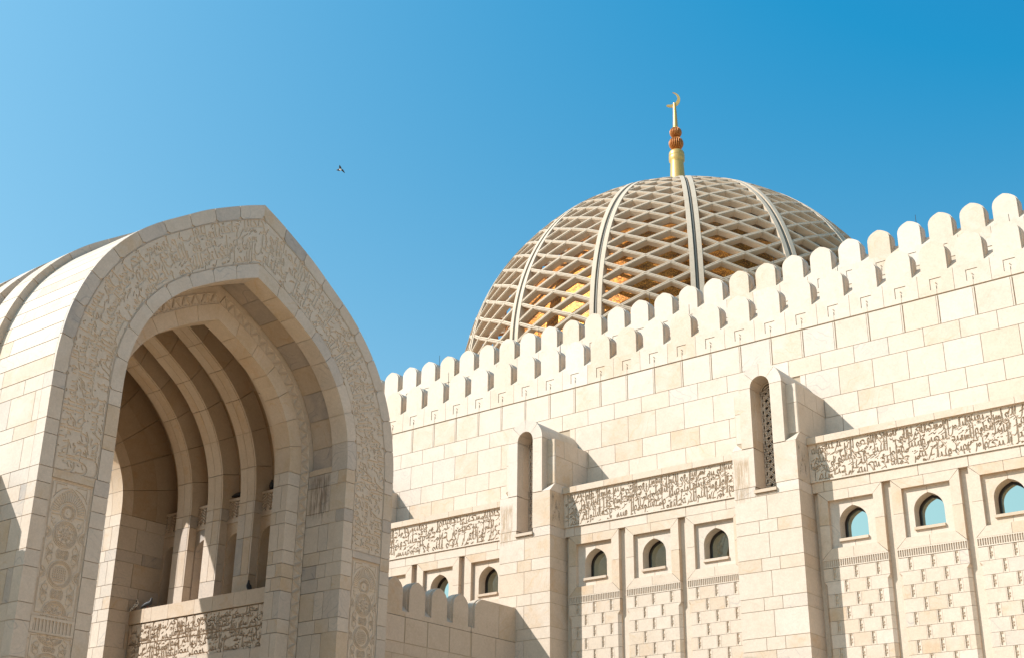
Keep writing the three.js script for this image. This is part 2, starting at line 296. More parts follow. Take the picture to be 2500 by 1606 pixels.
{ // coursed facing above the cornice
  const rows = [[11.94, 12.35, 0], [12.35, 12.81, 0.5], [12.81, 13.35, 0], [13.35, 14.105, 0.5], [14.105, 14.585, 0]];
  for (const [y0, y1, h] of rows) for (let k = -23; k <= 4; k++) {
    const x1 = MC0 + (k + h + 0.5) * PM, x0 = x1 - PM; if (x0 < XL - 0.9 || x1 > XR + 0.9) continue;
    let a = Math.max(x0, XL), e = Math.min(x1, XR);
    for (const xb of [-29.288, -21.883, -14.478]) if (y0 < 13.6 && e > xb - 0.3 && a < xb + 0.3) { if (a < xb - 0.3) { block(hall, 'wall_block', a, xb - 0.27, y0, y1, -0.06, 0); a = xb + 0.27; } else { a = xb + 0.27; } }
    if (e > a + 0.02) block(hall, 'wall_block', a, e, y0, y1, -0.06, 0);
  }
  for (let k = -23; k <= 4; k++) {         // tall slabs under the battlements with a narrow fillet between them
    const c = MC0 + k * PM; if (c - PM < XL || c > XR) continue;
    part(hall, 'parapet_slab', box(c - PM + 0.026, c - 0.046, 14.592, 15.345, -0.06, 0), pick('hall'));
    part(hall, 'slab_fillet', box(c - 0.037, c - 0.003, 14.592, 15.345, -0.06, -0.004), M.backing);
  }
  for (let k = -23; k <= 4; k++) for (const [y0, y1, h] of [[15.40, 16.35, 0], [16.35, 17.2, 0.5], [17.2, 18.06, 0]]) {   // upper wall behind, mostly hidden
    const x1 = MC0 - 0.03 + (k + h + 0.5) * PM, x0 = x1 - PM; if (x0 < XL - 3) continue;
    if (k % 2 === 0 && y0 > 17) part(hall, 'wall_block', box(x0 + GAP, x1 + PM - GAP, y0, y1, -3.76, -3.7), pick('hall'));
  }
}
const archTop = (w, ys, ya, n = 7) => { const o = []; for (let i = 0; i <= n; i++) { const t = i / n, a = 1 - t; o.push([a * a * w + 2 * a * t * w * 0.93 + 0, a * a * ys + 2 * a * t * lerp(ys, ya, 0.74) + t * t * ya]); } const r = o.map((p) => [p[0], p[1]]); return [...r, ...r.slice(0, -1).reverse().map((p) => [-p[0], p[1]])]; };
// one battlement about x = 0 with its base at y = 0, front face at z = 0 (k scales it)
function battlementGeo(pw, hw, gapY, springY, apexY, depth, marks) {
  const l = [], e = 0.005;
  const sq = marks ? [[[-0.15, 0.145], [0.15, 0.145], [0.15, 0.445], [-0.15, 0.445]]] : [];
  l.push(ext([[-pw / 2 + e, 0.012], [pw / 2 - e, 0.012], [pw / 2 - e, gapY], [-pw / 2 + e, gapY]], 'z', -0.05, 0, 0, sq));
  l.push(box(-pw / 2 + e, pw / 2 - e, 0.012, gapY, -depth, -0.05));
  if (marks) { l.push(box(-0.142, 0.15, 0.145, 0.437, -0.05, -0.016)); l.push(bar(V(0, 0.31, -0.02), V(0, 0.31, 0.03), 0.018, 0.018, V(0, 1, 0))); l.push(box(-0.006, 0.006, 0.02, 0.25, -0.02, 0.008)); }
  l.push(ext([...archTop(hw, springY, apexY), [-hw, gapY], [hw, gapY]], 'z', -0.075, 0, 0.5));
  l.push(ext([...archTop(hw + 0.028, springY, apexY + 0.012), [-hw - 0.028, gapY], [hw + 0.028, gapY]], 'z', -depth, -0.075, 0.5));
  const s = pw - 2 * hw - 0.02;             // sloping floor of the gap on its right
  l.push(ext([[-0.012, gapY], [-depth, gapY + depth], [-depth, gapY - 0.02], [-0.012, gapY - 0.02]], (a, b, c) => [c, b, a], hw + 0.005, hw + s));
  return merge(l);
}
{
  const gf = battlementGeo(PM, 0.335, 0.615, 1.165, 1.465, 0.35, true);
  const gs = [0, 1, 2, 3].map(() => { const g = gf.clone(), uv = g.attributes.uv, a = rnd() * 5, b = rnd() * 5; for (let i = 0; i < uv.count; i++) uv.setXY(i, uv.getX(i) + a, uv.getY(i) + b); return g; });
  for (const [z, y, x, from] of [[0, 15.375, 0, XL], [-3.7, 18.085, -0.03, -36.5]]) for (let k = -29; k <= 4; k++) {
    const c = MC0 + x + k * PM; if (c < from || c > XR) continue;
    const m = new THREE.Mesh(gs[Math.floor(rnd() * 4)], pick('hall')); m.name = 'battlement'; m.castShadow = m.receiveShadow = true; m.position.set(c + 20, y, z); hall.add(m);
  }
  part(hall, 'string_course', box(XL, XR, 15.30, 15.40, -0.3, -0.03), M.grout);
  part(hall, 'string_course', box(-37, XR, 18.0, 18.1, -4.0, -3.73), M.grout);
  part(hall, 'roof_coping', box(-62, 6, 18.9, 19.02, -10, -8.6), M.backing);
}
// buttresses
const BX = [-29.288, -21.883, -14.478], ZF = 1.783, ZS = 1.54, BW = 0.878, FW = 0.60, SL = 0.266;
const LEV = [10.79, 10.53, 9.93, 9.615, 9.0, 8.692, 8.07, 7.765, 7.14, 6.84, 6.215, 5.91, 5.29, 4.98];
function buttress(xb) {
  const b = sub(hall, 'buttress', [xb, 0, 0.9]);
  const bl = (x0, x1, y0, y1, z0, z1) => block(b, 'buttress_block', xb + x0, xb + x1, y0, y1, z0, z1);
  const core = [];
  core.push(box(xb - BW + 0.012, xb + BW - 0.012, 0, 10.60, 0, ZF - 0.012));
  for (const s of [-1, 1]) core.push(box(xb + Math.min(s * (SL + 0.02), s * (BW - 0.012)), xb + Math.max(s * (SL + 0.02), s * (BW - 0.012)), 10.60, 13.30, 0, ZS - 0.012));
   part(b, 'masonry_core', merge(core), M.grout);
  // lower shaft, courses that turn the corner
  LEV.forEach((y1, i) => {
    if (i === LEV.length - 1) return; const y0 = LEV[i + 1], z0 = 0.95;
    if (i === 0) { bl(-BW, -SL - 0.02, y0, y1, z0, ZF); bl(SL + 0.02, BW, y0, y1, z0, ZF); bl(-SL - 0.02, SL + 0.02, y0, 10.60, z0, ZF); return; }
    const c = y1 - y0 > 0.45 ? [-BW, 0, BW] : [-BW, -0.243, 0.243, BW];
    for (let k = 0; k < c.length - 1; k++) bl(c[k], c[k + 1], y0, y1, z0, ZF);
  });
  part(b, 'buttress_foot', box(xb - BW, xb + BW, 0, LEV[LEV.length - 1], 0, ZF), M.backing);
  for (const s of [-1, 1]) {
    const q = (a, c) => (s > 0 ? [a, c] : [-c, -a]);
    bl(...q(SL, BW), 10.79, 11.777, 0.95, ZF);                                              // jambs beside the slit
    bl(...q(SL, FW), 11.786, 13.346, 0.9, ZF);
    // splayed ledge where the front narrows
    const xo = xb + s * (BW - 0.004), xi = xb + s * (FW + 0.002);
    part(b, 'splayed_ledge', hull2([[xi, 11.777, ZF - .004], [xo, 11.777, ZF - .004], [xo, 11.777, 1.0], [xi, 11.777, 1.0]], [[xi, 11.80, ZF - 0.02], [xo, 12.03, ZS], [xo, 12.03, 1.0], [xi, 12.03, 1.0]]), pick('hall'));
    // body of the shaft running back to the wall
    for (const [y0, y1, zs] of [[12.03, 12.811, [0, 0.72, ZS]], [12.811, 13.315, [0, 0.45, 1.12, ZS]]]) for (let k = 0; k < zs.length - 1; k++) {
      const a = zs[k] + GAP, e = zs[k + 1] - (k === zs.length - 2 ? 0 : GAP), P = [[SL, a], [BW, a], ...(k === zs.length - 2 ? [[BW, e - 0.03], [BW - 0.03, e]] : [[BW, e]]), [SL, e]].map(([x, z]) => [xb + s * x, z]);
      part(b, 'buttress_block', ext(P, 'y', y0 + GAP, y1 - GAP), pick('hall'));
    }
    for (const [y0, y1] of [[11.777, 12.03]]) { const P = [[SL + .05, 0], [BW, 0], [BW, 1.0], [SL + .05, 1.0]].map(([x, z]) => [xb + s * x, z]); part(b, 'buttress_block', ext(P, 'y', y0 + GAP, y1 - GAP), pick('hall')); }
    for (const [y0, y1] of [[10.79, 11.777]]) { const P = [[SL + .05, 0], [BW, 0], [BW, 0.95 - GAP], [SL + .05, 0.95 - GAP]].map(([x, z]) => [xb + s * x, z]); part(b, 'buttress_block', ext(P, 'y', y0 + GAP, y1 - GAP), pick('hall')); }
  }
  // round head of the slit in four wedge stones, and its barrel running back to the wall
  const cy = 13.346, arc = (r, a0, a1, n) => { const o = []; for (let i = 0; i <= n; i++) { const a = lerp(a0, a1, i / n); o.push([xb + r * Math.cos(a), cy + r * Math.sin(a)]); } return o; };
  for (let k = 0; k < 4; k++) { const a0 = k * Math.PI / 4 + 0.009, a1 = (k + 1) * Math.PI / 4 - 0.009; part(b, 'arch_stone', ext([...arc(FW, a0, a1, 8), ...arc(SL, a1, a0, 8)], 'z', 0.9, ZF, 0.5), pick('hall')); }
  for (const [z0, z1] of [[0, 0.5], [0.5, 1.15]]) part(b, 'barrel_stone', ext([...arc(FW - 0.003, 0, Math.PI, 24), ...arc(SL, Math.PI, 0, 12)], 'z', z0 + GAP, Math.min(z1, 0.9) - GAP > z0 ? Math.min(z1, 0.899) : z1 - GAP, 0.5), pick('hall'));
  part(b, 'slit_reveal', merge([box(xb - SL - 0.03, xb - SL, 10.6, 13.35, -0.6, ZF - 0.9), box(xb + SL, xb + SL + 0.03, 10.6, 13.35, -0.6, ZF - 0.9)]), M.backing);
  part(b, 'slit_sill', box(xb - SL - 0.035, xb + SL + 0.035, 10.605, 10.682, 1.15, ZF + 0.06), pick('soffit'));
  { // pierced stone screen of crossing double bars
    const l = [], z = 1.235, N = V(0, 0, 1), clipY = (x) => cy + Math.sqrt(Math.max(0, (SL - 0.01) ** 2 - x * x));
    const seg = (x0, y0, x1, y1, w = 0.026) => l.push(bar(V(xb + x0, y0, z), V(xb + x1, y1, z), w, 0.05, N));
    for (const x of [-SL + 0.02, -0.17, 0.17, SL - 0.02]) seg(x, 10.68, x, cy, 0.03);
    for (let y = 10.45; y < 13.4; y += 0.2) for (const o of [0, 0.052]) for (const m of [1, -1]) {
      const A = [-SL * m, y + o], B = [SL * m, y + o + 2 * SL * 0.95], t0 = Math.max(0, (10.69 - A[1]) / (B[1] - A[1])), t1 = Math.min(1, (13.42 - A[1]) / (B[1] - A[1])); if (t1 > t0 + 0.05) seg(lerp(A[0], B[0], t0), lerp(A[1], B[1], t0), lerp(A[0], B[0], t1), lerp(A[1], B[1], t1), 0.02);
    }
    for (const r of [SL - 0.02, 0.17, 0.1]) for (let k = 0; k < 10; k++) { const a = k * Math.PI / 10, e = (k + 1) * Math.PI / 10; seg(r * Math.cos(a), cy + r * Math.sin(a), r * Math.cos(e), cy + r * Math.sin(e)); }
    part(b, 'slit_screen', merge(l), M.lattice);
  }
}
BX.forEach(buttress);

// bays between the buttresses
const TEXT = {
  0: ['وَلِيَدْخُلُوا الْمَسْجِدَ كَمَا دَخَلُوهُ أَوَّلَ مَرَّةٍ', 'وَلِيُتَبِّرُوا مَا عَلَوْا تَتْبِيرًا عَسَى رَبُّكُمْ أَنْ يَرْحَمَكُمْ وَإِنْ عُدْتُمْ عُدْنَا', 'وَجَعَلْنَا جَهَنَّمَ لِلْكَافِرِينَ حَصِيرًا إِنَّ هَذَا الْقُرْآنَ يَهْدِي لِلَّتِي هِيَ أَقْوَمُ وَيُبَشِّرُ الْمُؤْمِنِينَ'],
  1: ['وقضينا إلى بني إسرائيل في الكتاب لتفسدن في الأرض مرتين ولتعلن علوا كبيرا فإذا جاء وعد', 'أولاهما بعثنا عليكم عبادا لنا أولي بأس شديد فجاسوا خلال الديار وكان وعدا مفعولا ثم رددنا', 'لكم الكرة عليهم وأمددناكم بأموال وبنين وجعلناكم أكثر نفيرا'],
  2: ['سبحان الذي أسرى بعبده ليلا من المسجد الحرام إلى المسجد الأقصى الذي باركنا حوله', 'لنريه من آياتنا إنه هو السميع البصير وآتينا موسى الكتاب وجعلناه هدى لبني إسرائيل', 'ألا تتخذوا من دوني وكيلا ذرية من حملنا مع نوح إنه كان عبدا شكورا'],
};
const ZB = 1.10, ZC = 0.965, ZI = 1.0, PANEL_W = 1.628, PANEL_X = [1.008, 2.853, 4.698];
const winPoly = (cx, hw, y0, ys, ya) => [...archTop(hw, ys, ya, 9).map(([x, y]) => [cx + x, y]), [cx - hw, y0], [cx + hw, y0]];
function keyGeo(xc, y0, y1) {      // a slim stone with three little hanging wedges cut into it
  const w = 0.060, l = [], zb = ZB - 0.032;
  l.push(box(xc - w, xc + w, y0 + 0.004, y1 - 0.004, ZC, zb));
  l.push(box(xc - w, xc - w + 0.02, y0 + 0.004, y1 - 0.004, zb, ZB), box(xc + w - 0.03, xc + w, y0 + 0.004, y1 - 0.004, zb, ZB), box(xc - w + 0.02, xc + w - 0.03, y0 + 0.004, y0 + 0.03, zb, ZB));
  const H = y1 - y0, x0 = xc - w + 0.02, x1 = xc + w - 0.03;
  for (const t of [0.985, 0.62, 0.42]) { const y = y0 + H * t; l.push(hull2([[x0, y, zb], [x1, y, zb], [x1, y, ZB - 0.004], [x0, y, ZB - 0.004]], [[(x0 + x1) / 2 - .002, y - 0.045, zb], [(x0 + x1) / 2 + .002, y - 0.045, zb], [(x0 + x1) / 2 + .002, y - 0.04, zb + .004], [(x0 + x1) / 2 - .002, y - 0.04, zb + .004]])); }
  return merge(l);
}
function bay(i) {
  const xb = BX[i], X0 = xb + BW, X1 = (i < 2 ? BX[i + 1] : xb + 7.405) - BW;
  const vis = (x) => x > -30.2 && x < -6.9;
  part(hall, 'wall_core', merge([box(X0, X1, 0, 11.9, 0, 0.48), box(X0, X1, 10.5, 11.9, 0.48, ZC - 0.02), box(X0, X1, 0, 8.9, 0.48, ZC - 0.02)]), M.grout);
  // cornice, inscription with its flat border, band
  for (let x = X0, k = 0; x < X1 - 0.01; k++) { const e = Math.min(x + (k ? 0.925 : 0.46), X1); part(hall, 'cornice_stone', box(x + 0.004, e - 0.004, 11.777, 11.943, 0.0, 1.205), M.cornice[k % 2]); x = e; }
  const bx0 = X0 + 0.035, bx1 = X1 - 0.035, W = bx1 - bx0, Y0 = 10.86, Y1 = 11.755, H = Y1 - Y0;
  part(hall, 'inscription_border', ext([[X0, 10.825], [X1, 10.825], [X1, 11.777], [X0, 11.777]], 'z', ZC - 0.02, 1.135, 0, [[[bx0, Y0], [bx1, Y0], [bx1, Y1], [bx0, Y1]]]), M.relief);
  part(hall, 'inscription', carve(inscription(W, H, even(TEXT[i], 3), 0.004, 0.42, 0.021, 1.5), W, H, 0.0075, 0.045, (s, t, h) => [bx0 + s * W, Y0 + t * H, 1.131 + h]), M.relief, 'carved Arabic verses');
  for (let x = X0, k = 0; x < X1 - 0.01; k++) { const e = Math.min(x + (k ? 1.18 : 0.31), X1); block(hall, 'band_stone', x, e, 10.565, 10.825, ZC - 0.02, ZB); x = e; }
  [X0, ...PANEL_X.flatMap((p) => [xb + p, xb + p + PANEL_W]), X1].forEach((x, k, l) => { if (k % 2 === 0 && l[k + 1] - x > 0.03) part(hall, 'channel_wall', box(x - 0.01, l[k + 1] + 0.01, 0, 10.565, 0.48, ZC - 0.0), M.backing); });
  PANEL_X.forEach((px, k) => {
    const L = xb + px, R = L + PANEL_W, c = L + PANEL_W / 2; if (!vis(R)) return;
    const iL = L + 0.245, iR = R - 0.235, yT = 10.562, yt = 10.325, yb = 9.162, yB = 8.925, g = 0.004, z0 = ZC - 0.01;
    const f = (P) => part(hall, 'frame_stone', ext(P, 'z', z0, ZB), pick('frame'));
    const mx = (t) => L + (iL - L) * t, nx = (t) => R - (R - iR) * t, tc = c - 0.02, ym = 9.742;
    f([[L + 2 * g, yT], [tc - g, yT], [tc - g, yt], [iL + g, yt]]); f([[tc + g, yT], [R - 2 * g, yT], [iR - g, yt], [tc + g, yt]]);
    f([[L + 2 * g, yB], [tc - g, yB], [tc - g, yb], [iL + g, yb]]); f([[tc + g, yB], [R - 2 * g, yB], [iR - g, yb], [tc + g, yb]]);
    f([[L, yT - 2 * g], [iL, yt - g], [iL, ym + g], [L, ym + g]]); f([[L, ym - g], [iL, ym - g], [iL, yb + g], [L, yB + 2 * g]]);
    f([[R, yT - 2 * g], [iR, yt - g], [iR, ym + g], [R, ym + g]]); f([[R, ym - g], [iR, ym - g], [iR, yb + g], [R, yB + 2 * g]]);
    // the field with its pointed opening, two stones
    const wc = c + 0.005, hw = 0.357, A = archTop(hw, 9.79, 10.168, 9), half = A.slice(0, 10);
    for (const s of [-1, 1]) part(hall, 'window_stone', ext([[wc + s * g, 10.165], ...half.slice(0, -1).reverse().map(([x, y]) => [wc + s * x, y]), [wc + s * hw, 9.36], [wc + s * g, 9.36], [wc + s * g, yb], [s > 0 ? iR : iL, yb], [s > 0 ? iR : iL, yt], [wc + s * g, yt]], 'z', 0.55, ZI, 0.45), pick('hall'));
    const w = sub(hall, 'window', [wc, 9.36, 0.68]);
    part(w, 'window_frame', ext(winPoly(wc, hw, 9.36, 9.79, 10.168), 'z', 0.66, 0.71, 0.4, [winPoly(wc, hw - 0.055, 9.415, 9.78, 10.105)]), M.darkmetal);
    part(w, 'pane', ext(winPoly(wc, hw - 0.05, 9.41, 9.78, 10.11), 'z', 0.668, 0.68), M.glass);
    part(w, 'window_sill', box(wc - hw - 0.02, wc + hw - 0.005, 9.322, 9.388, 0.56, 1.055), pick('soffit'));
    { // fluted strip
      const l = [box(L, R, 8.715, 8.922, z0, ZB - 0.028), box(L, R, 8.896, 8.922, ZB - 0.028, ZB), box(L, R, 8.715, 8.738, ZB - 0.028, ZB)], n = 30, p = (R - L) / n;
      for (let q = 0; q <= n; q++) l.push(box(Math.max(L, L + q * p - 0.010), Math.min(R, L + q * p + 0.010), 8.738, 8.896, ZB - 0.028, ZB));
      part(hall, 'fluted_strip', merge(l), M.relief);
    }
    // courses of the panel below: stones between notched keys, corners cut back from the second course down
    for (let r = 0, y1 = 8.705; r < 10; r++, y1 -= 0.3095) {
      const y0 = y1 - 0.3095, ks = r % 2 ? [-0.27, 0.27] : [-0.54, 0, 0.54]; if (y1 < 5.9) break;
      let a = L; const kc = c + 0.008;
      for (let q = 0; q <= ks.length; q++) {
        const e = q < ks.length ? kc + ks[q] - 0.063 : R, first = q === 0, last = q === ks.length, C = r ? 0.072 : 0, x0 = a + (first ? 0 : 0.002), x1 = e - (last ? 0 : 0.002), ya = y0 + 0.0035, yb2 = y1 - 0.0035;
        const ring = (y, cc) => [[x0, y, z0], [x1, y, z0], ...(last && C ? [[x1, y, ZB - cc], [x1 - cc, y, ZB]] : [[x1, y, ZB - 0.0001], [x1, y, ZB]]), ...(first && C ? [[x0 + cc, y, ZB], [x0, y, ZB - cc]] : [[x0, y, ZB], [x0, y, ZB - 0.0001]])];
        let geo;
        if (r === 1) geo = merge([hull2(ring(ya, C), ring(yb2 - 0.085, C)), hull2(ring(yb2 - 0.085, C), ring(yb2, 0.0005))]); else geo = hull2(ring(ya, C), ring(yb2, C));
        part(hall, 'panel_stone', geo, pick('hall'));
        if (q < ks.length) { part(hall, 'key_stone', keyGeo(kc + ks[q], y0, y1), M.relief); a = kc + ks[q] + 0.063; }
      }
    }
    part(hall, 'panel_core', box(L + 0.075, R - 0.075, 0, 8.7, ZC, ZB - 0.06), M.grout);
  });
}
[0, 1, 2].forEach(bay);

// ---------------------------------------------------------------- vaulted gateway
const ZCN = 12.455, XP = -21.2, XA = -22.45, XV = -22.95, XK = -28.76, XE = -29.75, YS = 10.54;
const OUT = [[0, 16.03], [0.44, 15.835], [0.88, 15.615], [1.56, 15.245], [2.2, 14.82], [2.84, 14.375], [3.29, 13.985], [3.6, 13.65], [3.93, 13.22], [4.19, 12.755], [4.38, 12.3], [4.53, 11.8], [4.62, 11.25], [4.66, 10.85], [4.665, 10.54]];
const INN = [[0, 14.196], [0.42, 14.015], [0.845, 13.815], [1.4, 13.505], [1.92, 13.165], [2.41, 12.69], [2.8, 12.08], [3.03, 11.45], [3.105, 10.9], [3.115, 10.54]];
const NP = 80;
function resample(P, n = NP) {
  const c = new THREE.CatmullRomCurve3(P.map((p) => V(p[0], p[1], 0)), false, 'centripetal'), o = c.getSpacedPoints(n).map((p) => [Math.max(0, p.x), p.y]); o[0][0] = P[0][0]; return o;
}
function resampleLin(P, n = NP) {
  const L = [0]; for (let i = 1; i < P.length; i++) L.push(L[i - 1] + Math.hypot(P[i][0] - P[i - 1][0], P[i][1] - P[i - 1][1]));
  const o = []; let k = 1; for (let i = 0; i <= n; i++) { const s = L[L.length - 1] * i / n; while (k < P.length - 1 && L[k] < s) k++; const t = (s - L[k - 1]) / (L[k] - L[k - 1]); o.push([lerp(P[k - 1][0], P[k][0], t), lerp(P[k - 1][1], P[k][1], t)]); } return o;
}
const C0 = resample(OUT), C1 = resample(INN), memo = new Map();
function prof(e) {                       // the pointed curve e metres outside the inner edge of the front arch; index 0 is the point, NP the springing
  const key = e.toFixed(4); if (memo.has(key)) return memo.get(key);
  let r;
  if (e >= 0 && e <= 1.55) { const t = e / 1.55; r = C1.map((p, i) => [lerp(p[0], C0[i][0], t), lerp(p[1], C0[i][1], t)]); } else {
    const S = e < 0 ? C1 : C0, d = e < 0 ? e : e - 1.55;
    let Q = S.map((p, i) => { const a = S[Math.max(i - 1, 0)], b = S[Math.min(i + 1, NP)], tx = b[0] - a[0], ty = b[1] - a[1], l = Math.hypot(tx, ty); return [p[0] - ty / l * d, p[1] + tx / l * d]; });
    Q[NP] = [S[NP][0] + d, YS];
    if (d < 0) { const k = Q.findIndex((p) => p[0] > 0), a = Q[k - 1], b = Q[k], t = a ? -a[0] / (b[0] - a[0]) : 0; Q = [[0, a ? lerp(a[1], b[1], t) : b[1]], ...Q.slice(k)]; } else { const a = Q[0], b = Q[1], t = -a[0] / (b[0] - a[0]); Q = [[0, a[1] + (b[1] - a[1]) * t], ...Q]; }
    r = resampleLin(Q);
  }
  memo.set(key, r); return r;
}
const at = (e, u) => { const P = prof(e), f = clamp(u, 0, 1) * NP, i = Math.min(NP - 1, Math.floor(f)); return [lerp(P[i][0], P[i + 1][0], f - i), lerp(P[i][1], P[i + 1][1], f - i)]; };
// one curved stone between offsets e0 < e1, from u0 to u1, on side s (+1 is the left in the picture); cut = small bevels at the corners of the edge it names
function wedge(e0, e1, u0, u1, s, X0, X1, cut) {
  const n = Math.max(2, Math.round((u1 - u0) * 40)), g = 0.0011, P = [], f = (e, u) => { const p = at(e, u); return [ZCN + s * p[0], p[1]]; };
  const a = u0 + (u0 > 0 ? g : 0), b = u1 - g, c = 0.010;
  const edge = (e, inner, cutit) => { const o = []; if (cutit) o.push(f(e + inner * 0.055, a)); for (let i = 0; i <= n; i++) { const u = lerp(a + (cutit ? c : 0), b - (cutit ? c : 0), i / n); o.push(f(e, u)); } if (cutit) o.push(f(e + inner * 0.055, b)); return o; };
  return ext([...edge(e0, 1, cut === 'in'), ...edge(e1, -1, cut === 'out').reverse()], 'x', X0, X1, 0.35);
}
const gate = thing('vaulted_gateway', 'tall pointed stone gateway vault with carved band of Arabic script around its arch', 'gateway', [-25, 0, ZCN]);
const wedges = (name, e0, e1, X0, X1, n, zone, cut, sides = [1, -1], uMax = 1) => { for (const s of sides) for (let i = 0; i < n; i++) part(gate, name, wedge(e0, e1, i / n * uMax, (i + 1) / n * uMax, s, X0, X1, cut), pick(zone)); };
const bz = (s, a, b) => { const p = ZCN + s * a, q = ZCN + s * b; return p < q ? [p, q] : [q, p]; };
const gblock = (name, X0, X1, y0, y1, z0, z1, zone = 'gate') => part(gate, name, box(X0 + GAP, X1 - GAP, y0 + GAP, y1 - GAP, z0 + GAP, z1 - GAP), pick(zone));
const GLEV = [YS, 10.23, 9.615, 9.32, 8.70, 8.395, 8.085, 7.775, 7.15, 6.84, 6.205, 5.89, 5.26, 4.95, 4.3];
// front arch: outer border, carved band, inner border that turns into the soffit
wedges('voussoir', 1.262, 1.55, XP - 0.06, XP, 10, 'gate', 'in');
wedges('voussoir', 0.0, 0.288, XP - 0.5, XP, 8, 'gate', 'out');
{
  const pts = (e) => prof(e), full = (e) => [...[1, -1].flatMap((s) => { const q = pts(e).map((p) => [ZCN + s * p[0], p[1]]); return s > 0 ? [[ZCN + pts(e)[NP][0], 0], ...q.reverse()] : [...q.slice(1), [ZCN - pts(e)[NP][0], 0]]; })];
  // masonry behind the facing: front wall, with the opening cut out
  const fo = full(1.535), fi = full(0.015);
  part(gate, 'masonry_core', ext([...fo, ...fi.reverse()], 'x', XP - 0.5, XP - 0.03, 0.3), M.backing);
  const fo2 = full(1.50), fi2 = full(0.14);
  part(gate, 'masonry_core', ext([...fo2, ...fi2.reverse()], 'x', XV + 0.1, XP - 0.5, 0.3), M.grout);
  part(gate, 'masonry_core', ext([...full(1.50), ...full(1.12).reverse()], 'x', XE + 0.02, XV + 0.1, 0.3), M.grout);
  // the carved band
  const e0 = 0.315, e1 = 1.235, yb = 8.715, leg = YS - yb, mid = (e0 + e1) / 2, La = (() => { const P = pts(mid); let l = 0; for (let i = 1; i <= NP; i++) l += Math.hypot(P[i][0] - P[i - 1][0], P[i][1] - P[i - 1][1]); return l; })();
  const L = 2 * (La + leg), H = e1 - e0;
  const upper = 'بسم الله الرحمن الرحيم الله نور السماوات والأرض مثل نوره كمشكاة فيها مصباح المصباح في زجاجة الزجاجة كأنها كوكب دري يوقد من شجرة مباركة زيتونة لا شرقية ولا غربية';
  const more = 'يكاد زيتها يضيء ولو لم تمسسه نار نور على نور يهدي الله لنوره من يشاء ويضرب الله الأمثال للناس والله بكل شيء عليم', more2 = 'ليجزيهم الله أحسن ما عملوا ويزيدهم من فضله والله يرزق من يشاء بغير حساب';
  const lower = 'في بيوت أذن الله أن ترفع ويذكر فيها اسمه يسبح له فيها بالغدو والآصال رجال لا تلهيهم تجارة ولا بيع عن ذكر الله وإقام الصلاة وإيتاء الزكاة يخافون يوما تتقلب فيه القلوب والأبصار';
  const c = inscription(L, H, even([upper, more, lower, more2], 3), 0.004, 0.44, 0.026, 1.2, null);
  const place = (s, t, h) => {             // s from the left foot over the top to the right foot
    const d = (s - 0.5) * L, side = d < 0 ? 1 : -1, a = Math.abs(d), e = lerp(e0, e1, t);
    let p; if (a <= La) p = at(e, a / La); else p = [at(e, 1)[0], lerp(YS, yb, (a - La) / leg)];
    return [XP - 0.008 + h, p[1], ZCN + side * p[0]];
  };
  part(gate, 'inscription', carve(c, L, H, 0.008, 0.085, place), M.reliefGate, 'carved Arabic verses running around the arch');
  // raised fillets either side of the band
  for (const e of [0.298, 1.245]) for (const s of [1, -1]) { part(gate, 'band_fillet', wedge(e - 0.0, e + 0.010, 0, 1, s, XP - 0.04, XP - 0.002), M.reliefGate); part(gate, 'band_fillet', box(XP - 0.04, XP - 0.002, yb, YS, ...bz(s, at(e, 1)[0], at(e + 0.01, 1)[0])), M.reliefGate); }
}
